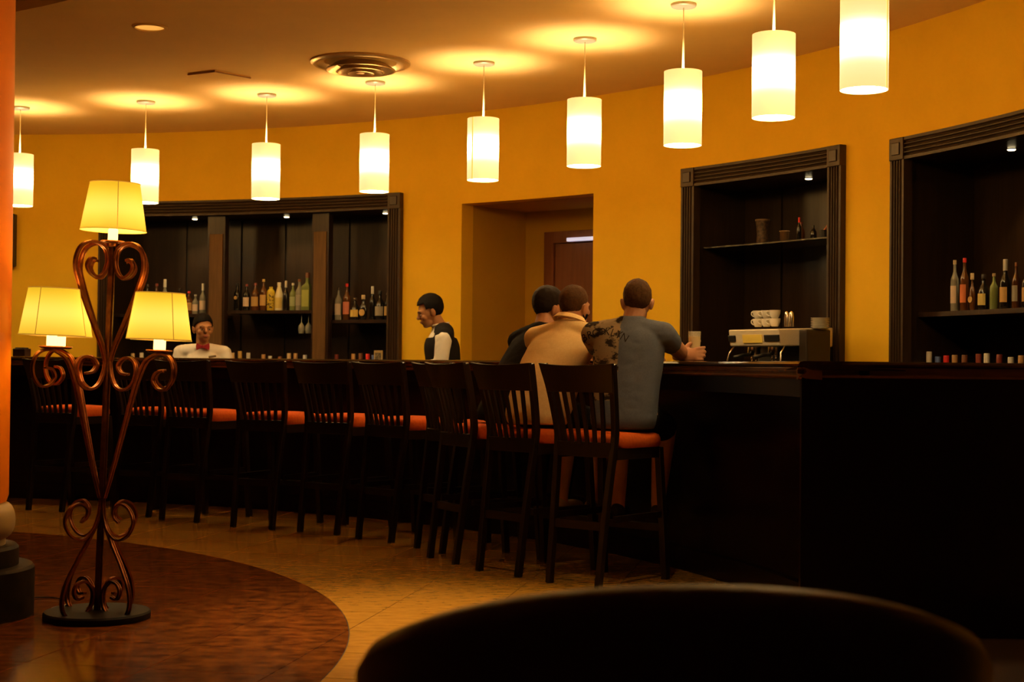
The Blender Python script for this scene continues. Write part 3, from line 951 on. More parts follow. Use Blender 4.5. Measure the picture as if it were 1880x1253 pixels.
def bar_stool():
    t = thing('bar_stool', 'x', 'stool', (0, 0, 0), 0, 'bar stools along the curved bar')
    for s in (-1, 1):
        bm = B()
        sweep(bm, spline([(s * 0.155, -0.290, 0.0), (s * 0.165, -0.240, 0.40), (s * 0.178, -0.200, 0.70), (s * 0.184, -0.200, 0.80),
                          (s * 0.200, -0.235, 0.97), (s * 0.218, -0.275, 1.116)], 5), rect(0.036, 0.030), normal=(0, 1, 0))
        obj('rear_leg', bm, M_stool, t, local=True, bevel=0.003)
        bm = B()
        sweep(bm, [(s * 0.200, 0.235, 0.0), (s * 0.192, 0.205, 0.40), (s * 0.185, 0.185, 0.69)], rect(0.036, 0.036), normal=(0, 1, 0))
        obj('front_leg', bm, M_stool, t, local=True, bevel=0.003)
        bm = B()
        box(bm, (s * 0.187, -0.005, 0.34), (0.020, 0.40, 0.032))
        obj('side_stretcher', bm, M_stool, t, local=True)
        bm = B()
        box(bm, (s * 0.185, -0.005, 0.665), (0.024, 0.38, 0.055))
        obj('side_rail', bm, M_stool, t, local=True)
    # crest: bowed board, its upper edge dips in the middle
    bm = B()
    nn = 14
    rows = []
    for i in range(nn + 1):
        u = -1 + 2 * i / nn
        x = u * 0.234
        bow = -0.034 * (1 - u * u)
        dip = -0.012 * (1 - u * u)
        col = []
        for z, yy in ((0.975, -0.236), (1.05, -0.258), (1.122, -0.280)):
            zz = z + (dip if z > 1.1 else 0)
            col.append((x * (0.90 if z < 1.0 else 0.95 if z < 1.1 else 1.0), yy + bow, zz))
        fr = [Vector(c) for c in col]
        bk = [Vector((c[0], c[1] - 0.022, c[2])) for c in col]
        rows.append([bm.verts.new(v) for v in fr + bk[::-1]])
    for a, b in zip(rows, rows[1:]):
        for i in range(6):
            j = (i + 1) % 6
            bm.faces.new((a[i], a[j], b[j], b[i]))
    bm.faces.new(rows[0])
    bm.faces.new(rows[-1])
    obj('crest_rail', bm, M_stool, t, smooth=0.6, local=True, bevel=0.003)
    for i in range(6):
        u = -0.72 + 1.44 * i / 5
        bow = -0.034 * (1 - u * u)
        bm = B()
        sweep(bm, [(u * 0.165, -0.205 + bow * 0.35, 0.71), (u * 0.180, -0.215 + bow * 0.7, 0.82), (u * 0.200, -0.248 + bow, 0.985)], rect(0.012, 0.022), normal=(0, 1, 0))
        obj('slat', bm, M_stool, t, local=True)
    bm = B()
    box(bm, (0, -0.208, 0.685), (0.345, 0.024, 0.075))
    obj('lower_back_rail', bm, M_stool, t, local=True, bevel=0.003)
    bm = B()
    box(bm, (0, -0.248, 0.305), (0.315, 0.022, 0.042))
    obj('rear_stretcher', bm, M_stool, t, local=True)
    bm = B()
    box(bm, (0, 0.212, 0.27), (0.372, 0.030, 0.036))
    obj('footrest', bm, M_stool, t, local=True)
    bm = B()
    box(bm, (0, 0.19, 0.665), (0.36, 0.024, 0.055))
    obj('front_rail', bm, M_stool, t, local=True)
    # cushion: rounded pad
    bm = B()
    ring = []
    for k, (f, z) in enumerate(((0.96, 0.694), (1.0, 0.708), (1.0, 0.738), (0.965, 0.757), (0.86, 0.768), (0.5, 0.775))):
        rg = []
        for i in range(36):
            a = 2 * PI * i / 36
            c_, s_ = math.cos(a), math.sin(a)
            e = 0.36
            rg.append(bm.verts.new((0.210 * f * math.copysign(abs(c_) ** e, c_), 0.016 + 0.206 * f * math.copysign(abs(s_) ** e, s_), z)))
        ring.append(rg)
    for a, b in zip(ring, ring[1:]):
        for i in range(36):
            j = (i + 1) % 36
            bm.faces.new((a[i], a[j], b[j], b[i]))
    bm.faces.new(ring[0])
    bm.faces.new(ring[-1])
    obj('seat_cushion', bm, M_seat, t, smooth=0.9, local=True)
    return t


proto = bar_stool()
STOOLS = [  # midpoint of the rear feet, facing (degrees from +Y towards +X), label
    (-3.42, 11.23, 24, 'dark wood stool with orange seat, the one nearest the orange column along the bar'),
    (-2.71, 10.92, 26, 'dark wood stool with orange seat seen through the floor lamp stem'),
    (-2.30, 10.61, 28, 'dark wood stool with orange seat just beyond the floor lamp on the bartender side'),
    (-1.72, 10.20, 25, 'dark wood stool with orange seat, fourth from the black-shirted man'),
    (-1.246, 9.927, 33, 'dark wood stool with orange seat, third from the black-shirted man'),
    (-0.846, 9.556, 44, 'dark wood stool with orange seat, second from the black-shirted man'),
    (-0.478, 9.071, 58, 'empty dark wood stool right next to the black-shirted man'),
    (-0.378, 8.608, 60, 'dark wood stool the black-shirted man sits on'),
    (-0.06, 8.105, 48, 'dark wood stool the cream-shirted man sits on'),
    (0.322, 7.693, 40, 'dark wood stool the grey-shirted man sits on'),
]
SEATS = []
for i, (x, y, f, lab) in enumerate(STOOLS):
    a = math.radians(f)
    cx_, cy_ = x + 0.29 * math.sin(a), y + 0.29 * math.cos(a)
    o = proto if i == 0 else copy_tree(proto)
    o.location = (cx_, cy_, 0)
    o.rotation_euler = (0, 0, -a)
    o['label'] = lab
    SEATS.append((cx_, cy_, a))

# ------------------------------------------------------------------ pendant lamps
CORD, SH, SD = 0.39, 0.424, 0.218
PRAMP = [(0.0, (0.022, 0.0150, 0.0055)), (0.24, (0.024, 0.0175, 0.0075)), (0.36, (0.030, 0.025, 0.016)), (0.52, (1.0, 0.52, 0.125)), (0.68, (0.030, 0.025, 0.016)), (0.80, (0.023, 0.0165, 0.0065)), (1.0, (0.020, 0.0135, 0.0045))]
M_pshade = glow_mat('pendant_shade', (0.85, 0.75, 0.55), PRAMP, -CORD - SH, -CORD, PEND_E)
M_pdiff = mat('pendant_diffuser', (0.9, 0.85, 0.7), 0.6, emit=(1.0, 0.76, 0.38), estr=45.0)
M_canopy = mat('pendant_canopy', (0.30, 0.28, 0.22), 0.4, metal=0.3)
M_cord = mat('pendant_cord', (0.85, 0.72, 0.42), 0.4)
M_seam = mat('shade_seam', (0.7, 0.5, 0.2), 0.7, emit=(1.0, 0.62, 0.12), estr=0.75)


def pendant():
    t = thing('pendant_lamp', 'x', 'pendant lamp', (0, 0, CEIL), 0, 'pendant lamps in an arc over the bar')
    bm = B(); lathe(bm, [(0.0, -0.022), (0.068, -0.020), (0.074, -0.014), (0.074, 0.0)], 28); obj('canopy', bm, M_canopy, t, smooth=0.7, local=True)
    bm = B(); lathe(bm, [(0.003, -0.02), (0.004, -CORD * 0.5), (0.008, -CORD - 0.02)], 10); obj('cord', bm, M_cord, t, smooth=True, local=True)
    R = SD / 2
    bm = B()
    k = 40
    lo_, hi_, li, hi2 = [], [], [], []
    for i in range(k):
        a = 2 * PI * i / k
        c_, s_ = math.cos(a), math.sin(a)
        lo_.append(bm.verts.new((R * c_, R * s_, -CORD - SH)))
        hi_.append(bm.verts.new((R * c_, R * s_, -CORD)))
        li.append(bm.verts.new(((R - 0.003) * c_, (R - 0.003) * s_, -CORD - SH)))
        hi2.append(bm.verts.new(((R - 0.003) * c_, (R - 0.003) * s_, -CORD)))
    for i in range(k):
        j = (i + 1) % k
        bm.faces.new((lo_[i], lo_[j], hi_[j], hi_[i]))
        bm.faces.new((li[i], hi2[i], hi2[j], li[j]))
        bm.faces.new((lo_[i], li[i], li[j], lo_[j]))
        bm.faces.new((hi_[i], hi_[j], hi2[j], hi2[i]))
    sh = obj('shade', bm, M_pshade, t, smooth=0.7, local=True)
    bm = B()
    for a in (0, PI / 2):
        box(bm, (0, 0, -CORD - 0.012), (SD - 0.006, 0.004, 0.004), (0, 0, a))
    obj('spider', bm, M_chrome, sh, local=True)
    bm = B(); lathe(bm, [(0.0, -CORD - SH + 0.006), (R - 0.004, -CORD - SH + 0.006), (R - 0.004, -CORD - SH + 0.010), (0.0, -CORD - SH + 0.010)], 28)
    obj('diffuser', bm, M_pdiff, t, local=True)
    bm = B(); lathe(bm, [(0.010, -CORD - 0.02), (0.012, -CORD - 0.10), (0.0, -CORD - 0.11)], 12); obj('socket', bm, M_white, t, smooth=True, local=True)
    bm = B(); bmesh.ops.create_uvsphere(bm, u_segments=14, v_segments=10, radius=0.028, matrix=Matrix.Translation((0, 0, -CORD - 0.145)))
    obj('bulb', bm, M_bulb, t, smooth=True, local=True)
    ld = bpy.data.lights.new('pendant_bulb', 'POINT')
    ld.energy = PEND_W
    ld.color = (1.0, 0.84, 0.62)
    ld.shadow_soft_size = 0.04
    lo2 = bpy.data.objects.new('bulb_light', ld)
    COL.objects.link(lo2)
    lo2.parent = t
    lo2.location = (0, 0, -CORD - 0.112)
    return t


PEND = [(-5.15, 12.58, 'pendant lamp hidden behind the orange column', 0),
        (-4.06, 12.51, 'white cylinder pendant lamp half hidden by the orange column', 0),
        (-2.947, 12.17, 'white cylinder pendant lamp partly behind the top shade of the floor lamp', 0),
        (-1.919, 11.79, 'white cylinder pendant lamp in front of the middle bay of the wide niche', 0),
        (-1.028, 11.225, 'white cylinder pendant lamp at the right corner of the wide niche', 0),
        (-0.212, 10.46, 'white cylinder pendant lamp with a visible seam, just left of the open doorway head', 1),
        (0.445, 9.667, 'white cylinder pendant lamp over the doorway, next past the seamed one', 0),
        (0.965, 8.713, 'white cylinder pendant lamp over the grey-shirted man holding a glass', 0),
        (1.314, 7.717, 'white cylinder pendant lamp in front of the coffee niche', 0),
        (1.59, 6.92, 'large white cylinder pendant lamp with a seam, between the coffee niche and end niche', 2)]
pp = pendant()
for i, (x, y, lab, seam) in enumerate(PEND):
    o = pp if i == 0 else copy_tree(pp)
    o.location = (x, y, CEIL)
    o['label'] = lab
    if seam:
        az = math.atan2(-y, -x) + (-0.72 if seam == 1 else 1.15)
        bm = B()
        rr = SD / 2 + 0.0012
        box(bm, (rr * math.cos(az), rr * math.sin(az), -CORD - SH / 2), (0.002, 0.010, SH), (0, 0, az))
        obj('seam', bm, M_seam, o, local=True)

# ------------------------------------------------------------------ ceiling fittings
dl = thing('recessed_downlight', 'round recessed downlight glowing dully in the ceiling beyond the floor lamp', 'downlight', (-2.272, 9.452, CEIL))
bm = B(); lathe(bm, [(0.088, 0.0), (0.108, 0.0), (0.108, -0.006), (0.092, -0.010), (0.088, -0.004)], 32, ring=True); obj('trim_ring', bm, M_ceil, dl, smooth=0.6, local=True)
bm = B(); lathe(bm, [(0.0, -0.003), (0.089, -0.003), (0.089, -0.001)], 32); obj('lens', bm, mat('frosted_lens', (0.85, 0.60, 0.28), 0.5, emit=(1.0, 0.45, 0.07), estr=0.62), dl, smooth=0.6, local=True)

df = thing('round_air_diffuser', 'round metal air diffuser with stepped cones on the ceiling', 'air vent', (-1.065, 10.50, CEIL))
M_diff = mat('diffuser_metal', (0.52, 0.34, 0.15), 0.28, metal=0.6)
bm = B(); lathe(bm, [(0.31, 0.0), (0.345, 0.0), (0.345, -0.010), (0.325, -0.022), (0.29, -0.020), (0.25, -0.002), (0.25, 0.0)], 48, ring=True); obj('outer_flange', bm, M_diff, df, smooth=0.6, local=True)
for k, (r0, r1, z0, z1) in enumerate(((0.24, 0.175, -0.052, -0.010), (0.165, 0.105, -0.064, -0.018), (0.092, 0.030, -0.074, -0.03))):
    bm = B(); lathe(bm, [(r1, z1), (r0, z0), (r0 + 0.004, z0 - 0.006), (r0 - 0.006, z0 - 0.008), (r1 - 0.006, z1 - 0.006)], 40, ring=True); obj('cone', bm, M_diff, df, smooth=0.6, local=True)
bm = B(); lathe(bm, [(0.0, -0.080), (0.030, -0.078), (0.034, -0.03), (0.0, -0.001)], 24); obj('centre_boss', bm, M_diff, df, smooth=0.6, local=True)

vt = thing('square_ceiling_hatch', 'thin square hatch panel hanging slightly proud of the ceiling', 'hatch', (-2.138, 11.005, CEIL), 0.0)
bm = B()
qs = [Vector((-0.217, -0.043, 0)), Vector((0.005, -0.176, 0)), Vector((0.217, 0.059, 0)), Vector((-0.004, 0.176, 0))]
va = [bm.verts.new(p + Vector((0, 0, -0.010))) for p in qs]
vb = [bm.verts.new(p) for p in qs]
bm.faces.new(va)
for i in range(4): bm.faces.new((va[i], va[(i + 1) % 4], vb[(i + 1) % 4], vb[i]))
obj('panel', bm, M_ceil, vt, local=True)
for a, b in zip(qs[:2], qs[1:3]):
    bm = B(); sweep(bm, [a + Vector((0, 0, -0.012)), b + Vector((0, 0, -0.012))], rect(0.008, 0.008), normal=(0, 0, 1)); obj('gap_shadow', bm, mat('hatch_shadow', (0.36, 0.16, 0.05), 0.5), vt, local=True)  # dark strips on two edges stand in for the shadow gap

# wall speaker by the column, small dark thing on the bar
sp = thing('wall_speaker', 'tall flat black speaker on the wall beside the orange column', 'speaker', pol(8.2, 0.052, 1.97), -0.052)
bm = B(); box(bm, (0, 0.0, 0.24), (0.27, 0.09, 0.48)); obj('cabinet', bm, M_black, sp, local=True, bevel=0.008)
bm = B(); box(bm, (0, -0.047, 0.24), (0.24, 0.006, 0.45)); obj('grille', bm, mat('speaker_cloth', (0.02, 0.018, 0.016), 0.9), sp, local=True)
nh = thing('napkin_caddy', 'small dark napkin caddy standing on the bar beside the orange column', 'caddy', pol(6.62, 0.178, 1.138), -0.2)
bm = B(); box(bm, (0, 0, 0.032), (0.11, 0.10, 0.064)); obj('holder', bm, mat('caddy_brown', (0.05, 0.02, 0.01), 0.5), nh, local=True, bevel=0.006)
bm = B(); box(bm, (0, 0, 0.048), (0.085, 0.075, 0.05)); obj('napkins', bm, M_black, nh, local=True, bevel=0.006)

# ------------------------------------------------------------------ wrought-iron floor lamp
LX, LY = -1.775, 6.586
lamp = thing('floor_lamp', 'wrought iron scroll floor lamp with five yellow shades beside the orange column', 'floor lamp', (LX, LY, 0))
view = math.atan2(-LX, LY)                      # the lamp's own turn: its broad side looks into the room
PXM = 6.586 / 2800.0
LEAN = 0.0275


def Lp(x, y):
    """outline coordinates of the ironwork -> (distance from the pole, height)"""
    u = (x - (178.0 + (1136.0 - y) * 0.0385)) * PXM * 0.93
    z = (1136.0 - y) * PXM * 0.985
    return u, z


def lmat(az):
    return Matrix.Translation((LX, LY, 0)) @ Matrix.Rotation(LEAN, 4, Vector((0, 1, 0))) @ Matrix.Rotation(view + az, 4, 'Z')


SECT = [(-0.0085, -0.005), (-0.0045, -0.005), (-0.003, -0.0025), (0.003, -0.0025), (0.0045, -0.005), (0.0085, -0.005),
        (0.0085, 0.005), (0.0045, 0.005), (0.003, 0.0025), (-0.003, 0.0025), (-0.0045, 0.005), (-0.0085, 0.005)]
HEART = [(174, 470), (166, 469), (160, 482), (166, 496), (179, 502), (190, 492), (196, 472), (193, 451), (182, 440), (166, 438),
         (150, 447), (141, 466), (139, 488), (145, 514), (156, 549), (172, 594), (186, 632), (193, 662)]
ARM = [(182, 912), (168, 849), (156, 788), (142, 717), (133, 681), (123, 656), (107, 643), (92, 640), (77, 646), (68, 663), (68, 686),
       (79, 704), (93, 704), (104, 690), (99, 675), (87, 672)]
INNER = [(156, 681), (168, 678), (175, 665), (166, 652), (153, 650), (142, 660), (139, 678), (145, 699), (161, 710), (176, 704), (186, 686), (191, 664), (193, 640)]
TOPB = [(149, 955), (159, 946), (160, 930), (147, 920), (130, 929), (121, 952), (130, 976), (150, 987), (169, 973), (180, 945), (184, 915)]
TEAR = [(181, 950), (163, 988), (138, 1034), (121, 1072), (116, 1104), (124, 1125), (146, 1131), (165, 1115), (170, 1087), (159, 1066), (144, 1067), (137, 1081), (142, 1095), (153, 1093)]
for k in range(4):
    az = PI / 4 + k * PI / 2 - 0.06
    Mx = lmat(az)
    for nm, path, sc in (('heart_scroll', HEART, 1.18), ('arm_scroll', ARM, 1.0), ('inner_scroll', INNER, 1.0), ('upper_foot_scroll', TOPB, 0.9), ('foot_scroll', TEAR, 1.05)):
        pts = []
        for x, y in path:
            u, z = Lp(x, y)
            pts.append((abs(u) / math.cos(PI / 4) if u < 0 else 0.004, 0, z))
        pts = spline(pts, 6)
        bm = B()
        sweep(bm, [Mx @ p for p in pts], [(a * sc, b * sc) for a, b in SECT], normal=(Mx.to_3x3() @ Vector((0, 1, 0))))
        obj(nm, bm, M_iron, lamp, smooth=0.9)
M0 = lmat(-0.06)
bm = B()
# ribbed pole: four rods round a core
for a in range(4):
    aa = a * PI / 2
    d = Vector((math.cos(aa), math.sin(aa), 0)) * 0.0085
    sweep(bm, [M0 @ (Vector((0, 0, 0.02)) + d), M0 @ (Vector((0, 0, 0.9)) + d), M0 @ (Vector((0, 0, 1.70)) + d)], rect(0.011, 0.011), normal=(1, 0, 0))
sweep(bm, [M0 @ Vector((0, 0, 0.02)), M0 @ Vector((0, 0, 1.70))], rect(0.013, 0.013), normal=(1, 0, 0))
obj('pole', bm, M_iron, lamp)
bm = B()
lathe(bm, [(0.0, 0.0), (0.222, 0.0), (0.226, 0.006), (0.226, 0.026), (0.220, 0.034), (0.03, 0.037), (0.0, 0.037)], 64, Matrix.Translation((LX, LY, 0)))
obj('base', bm, mat('black_iron', (0.010, 0.006, 0.003), 0.55, spec=0.1), lamp, smooth=0.6)
LRAMP = [(0.0, (0.62, 0.33, 0.012)), (0.30, (0.95, 0.60, 0.060)), (0.50, (1.0, 0.66, 0.10)), (0.75, (0.88, 0.54, 0.035)), (1.0, (0.60, 0.33, 0.008))]


def lamp_head(c, z0, h, rt_, rb_, sc, nm):
    """candle, bulb and shade standing on a plate at c (in the lamp's frame), plate height z0"""
    A = M0 @ Matrix.Translation((c[0], c[1], z0))
    bm = B(); lathe(bm, [(0.0, -0.004), (0.040, -0.004), (0.052, 0.004), (0.050, 0.008), (0.018, 0.006), (0.0, 0.006)], 24, A); obj('drip_plate', bm, M_iron, lamp, smooth=0.7)
    bm = B(); lathe(bm, [(0.0, 0.004), (0.021, 0.004), (0.021, 0.058), (0.016, 0.060), (0.0, 0.060)], 18, A)
    cd_ = obj('candle_sleeve', bm, M_candle, lamp, smooth=0.7)
    bm = B(); lathe(bm, [(0.011, 0.058), (0.013, 0.070), (0.011, 0.085), (0.0, 0.085)], 14, A); obj('socket', bm, M_iron, cd_, smooth=0.7)
    bm = B(); bmesh.ops.create_uvsphere(bm, u_segments=12, v_segments=10, radius=0.026, matrix=A @ Matrix.Translation((0, 0, 0.125)) @ Matrix.Diagonal((1, 1, 1.3, 1)))
    obj('bulb', bm, M_bulb, cd_, smooth=True)
    zb = 0.052
    k = 40
    bm = B()
    rings = []
    for (r_, z_) in ((rb_, zb), (rt_, zb + h), (rt_ - 0.002, zb + h), (rb_ - 0.002, zb)):
        rings.append([bm.verts.new(Vector((r_ * math.cos(2 * PI * i / k), r_ * math.sin(2 * PI * i / k), z_ - zb))) for i in range(k)])
    for q in range(4):
        a, b = rings[q], rings[(q + 1) % 4]
        for i in range(k):
            j = (i + 1) % k
            bm.faces.new((a[i], a[j], b[j], b[i]))
    sh = obj('shade', bm, M_lshade, lamp, smooth=0.7, local=True)
    sh.matrix_parent_inverse = lamp.matrix_basis.inverted()
    sh.matrix_basis = A @ Matrix.Translation((0, 0, zb))
    As = A @ Matrix.Translation((0, 0, zb))
    for nm2, r_, z_ in (('lower_trim', rb_, 0.0), ('upper_trim', rt_, h)):
        bm = B()
        pts = [As @ Vector((r_ * math.cos(2 * PI * i / 40), r_ * math.sin(2 * PI * i / 40), z_)) for i in range(41)]
        tube(bm, pts, 0.0022, 6)
        obj(nm2, bm, M_ltrim, sh, smooth=True)
        bpy.data.objects[sh.children[-1].name].matrix_parent_inverse = (lamp.matrix_basis @ sh.matrix_parent_inverse @ sh.matrix_basis).inverted()
    for a in (0.4, 0.4 + 2 * PI / 3, 0.4 + 4 * PI / 3):
        aa = a + sc
        bm = B()
        tube(bm, [As @ Vector(((rb_ + 0.001) * math.cos(aa), (rb_ + 0.001) * math.sin(aa), 0.0)), As @ Vector(((rt_ + 0.001) * math.cos(aa), (rt_ + 0.001) * math.sin(aa), h))], 0.0018, 6)
        rb2 = obj('rib', bm, M_ltrim, sh, smooth=True)
        rb2.matrix_parent_inverse = (lamp.matrix_basis @ sh.matrix_parent_inverse @ sh.matrix_basis).inverted()
    ld = bpy.data.lights.new('lamp_bulb', 'POINT')
    ld.energy = LAMP_W
    ld.color = (1.0, 0.60, 0.20)
    ld.shadow_soft_size = 0.03
    lo_ = bpy.data.objects.new('bulb_light', ld)
    COL.objects.link(lo_)
    lo_.parent = lamp
    lo_.location = lamp.matrix_basis.inverted() @ (A @ Vector((0, 0, 0.165)))


M_lshade = glow_mat('lamp_shade_cloth', (0.75, 0.55, 0.15), LRAMP, 0.0, 0.195, 1.10)
M_ltrim = mat('lamp_shade_trim', (0.55, 0.33, 0.06), 0.7, emit=(1.0, 0.50, 0.05), estr=0.25)
ztop = (1136 - 436) * PXM * 0.985
bm = B(); lathe(bm, [(0.0, ztop - 0.02), (0.030, ztop - 0.018), (0.034, ztop - 0.004), (0.0, ztop - 0.003)], 20, M0); obj('collar', bm, M_iron, lamp, smooth=0.6)
lamp_head((0, 0), ztop, 0.205, 0.106, 0.140, 0.3, 'top')
zarm = (1136 - 638) * PXM * 0.985
ra = 92 * PXM / math.cos(PI / 4)
for k in range(4):
    az = PI / 4 + k * PI / 2
    lamp_head((ra * math.cos(az), ra * math.sin(az)), zarm + 0.004, 0.195, 0.102, 0.134, k * 0.9, 'arm')

# lamp cord to the column
cord = tag(obj('power_cord', tube(B(), spline([(LX - 0.16, LY + 0.10, 0.04), (LX - 0.20, LY + 0.12, 0.006), (LX - 0.26, LY + 0.22, 0.006), (LX - 0.22, LY + 0.36, 0.006),
                                               (LX - 0.34, LY + 0.52, 0.006), (LX - 0.52, LY + 0.50, 0.006), (LX - 0.60, LY + 0.44, 0.006)], 8), 0.0035, 6), M_black, smooth=True),
           'thin black power cord lying on the brown floor behind the floor lamp', 'cord')

# ------------------------------------------------------------------ column
col_ = thing('column', 'thick orange lacquered column on a dark stepped round plinth', 'column', (-2.46, 6.62, 0))
MC = Matrix.Translation((-2.46, 6.62, 0))
bm = B(); lathe(bm, [(0.0, 0.0), (0.385, 0.0), (0.385, 0.205), (0.375, 0.218), (0.0, 0.218)], 64, MC); obj('lower_plinth', bm, M_stonebase, col_, smooth=0.6)
bm = B(); lathe(bm, [(0.0, 0.218), (0.318, 0.218), (0.318, 0.292), (0.306, 0.305), (0.0, 0.305)], 64, MC); obj('upper_plinth', bm, M_stonebase, col_, smooth=0.6)
bm = B(); lathe(bm, [(0.0, 0.305), (0.262, 0.305)] + [(0.262 + 0.040 * math.sin(PI * k / 10), 0.335 + 0.075 * (1 - math.cos(PI * k / 10))) for k in range(11)] + [(0.0, 0.50)], 64, MC)
obj('torus', bm, M_cream, col_, smooth=0.6)
bm = B(); lathe(bm, [(0.0, 0.49), (0.262, 0.49), (0.272, 0.52), (0.272, 1.5), (0.270, 2.6), (0.266, CEIL + 0.32), (0.0, CEIL + 0.32)], 64, MC); obj('shaft', bm, M_column, col_, smooth=0.6)

# ------------------------------------------------------------------ tub chair in the foreground
tc_ = thing('tub_chair', 'dark leather tub chair with a rounded back, facing the bar', 'armchair', (0.23, 2.26, 0))
bm = B()
RT = 0.455
rings = []
nn = 40
for i in range(nn + 1):
    a = -2.2 + 4.4 * i / nn                         # 0 = straight back (towards the seats behind)
    q = abs(a) / 2.2
    zt = 0.848 - 0.150 * (1 - math.cos(min(a, 1.7) if a > 0 else max(a, -1.7))) ** 1.0 - 0.05 * q * q
    zt = max(zt, 0.60)
    lean = 0.03
    prof_ = [(RT - 0.075, 0.20), (RT - 0.075, zt - 0.03), (RT - 0.060, zt - 0.008), (RT - 0.035, zt), (RT - 0.010, zt - 0.006), (RT + 0.004, zt - 0.03), (RT + 0.004 - lean, 0.20), (RT - 0.04, 0.16)]
    rings.append([bm.verts.new((0.235 + r_ * math.sin(a), 2.26 - r_ * math.cos(a), z_)) for r_, z_ in prof_])
for a, b in zip(rings, rings[1:]):
    for i in range(8):
        j = (i + 1) % 8
        bm.faces.new((a[i], a[j], b[j], b[i]))
bm.faces.new(rings[0]); bm.faces.new(rings[-1])
obj('back_shell', bm, M_leather, tc_, smooth=0.9)
bm = B()
lathe(bm, [(0.0, 0.16), (0.31, 0.16), (0.315, 0.20), (0.315, 0.30), (0.0, 0.30)], 40, Matrix.Translation((0.21, 2.28, 0)))
obj('seat_base', bm, M_leather, tc_, smooth=0.7)
bm = B()
lathe(bm, [(0.0, 0.30), (0.29, 0.30), (0.312, 0.33), (0.312, 0.40), (0.28, 0.44), (0.0, 0.452)], 40, Matrix.Translation((0.21, 2.28, 0)))
obj('seat_cushion', bm, M_leather, tc_, smooth=0.7)
for sx in (-0.2, 0.2):
    for sy in (-0.2, 0.2):
        bm = B(); lathe(bm, [(0.014, 0.0), (0.022, 0.17)], 12, Matrix.Translation((0.21 + sx, 2.26 + sy, 0))); obj('leg', bm, M_wood, tc_, smooth=0.6)

# ------------------------------------------------------------------ added out-of-view downlights that brighten the floor and the men's backs
FILL_DOWN = [(0.30, 6.35, 50.0, 86, 0.22, 'added out-of-view downlight above the gap between the tub chair and the stools'),
        (-0.35, 6.45, 430.0, 54, 0.0, 'added out-of-view narrow downlight shining on the edge of the brown floor circle')]
for x, y, wt, ang, tl_, lab_ in FILL_DOWN:
    f = thing('recessed_downlight', lab_, 'downlight', (x, y, CEIL))
    bm = B(); lathe(bm, [(0.060, 0.0), (0.075, 0.0), (0.075, -0.006), (0.062, -0.008)], 28, ring=True); obj('trim_ring', bm, M_chrome, f, smooth=0.6, local=True)
    bm = B(); lathe(bm, [(0.0, -0.002), (0.059, -0.002), (0.059, -0.0005)], 28); obj('lens', bm, M_spotlens, f, local=True)
    ld = bpy.data.lights.new('downlight', 'SPOT')
    ld.energy = wt
    ld.color = (1.0, 0.70, 0.36)
    ld.spot_size = math.radians(ang)
    ld.spot_blend = 1.0
    ld.shadow_soft_size = 0.05
    lo_ = bpy.data.objects.new('fill_beam', ld)
    COL.objects.link(lo_)
    lo_.parent = f
    lo_.location = (0, 0, -0.012)
    lo_.rotation_euler = (tl_, 0, 0)

# ------------------------------------------------------------------ people


def ell(c, r, rot=None):
    m = Matrix.Translation(c)
    if rot is not None: m = m @ Euler(rot).to_matrix().to_4x4()
    return ('e', m @ Matrix.Diagonal((r[0], r[1], r[2], 1)))


def cap(*pr, flat=None):
    """tapered limb through (point, radius) pairs"""
    return ('c', [(Vector(p), r) for p, r in pr], flat)


def loft(*rings):
    """smooth torso through (centre, half width, half depth) sections"""
    return ('l', [(Vector(c), a, b) for c, a, b in rings])


def xform(prims, M):
    out = []
    s = M.to_scale()[0]
    for p in prims:
        if p[0] == 'e': out.append(('e', M @ p[1]))
        else: out.append(('c', [(M @ a, r * s) for a, r in p[1]], p[2]))
    return out


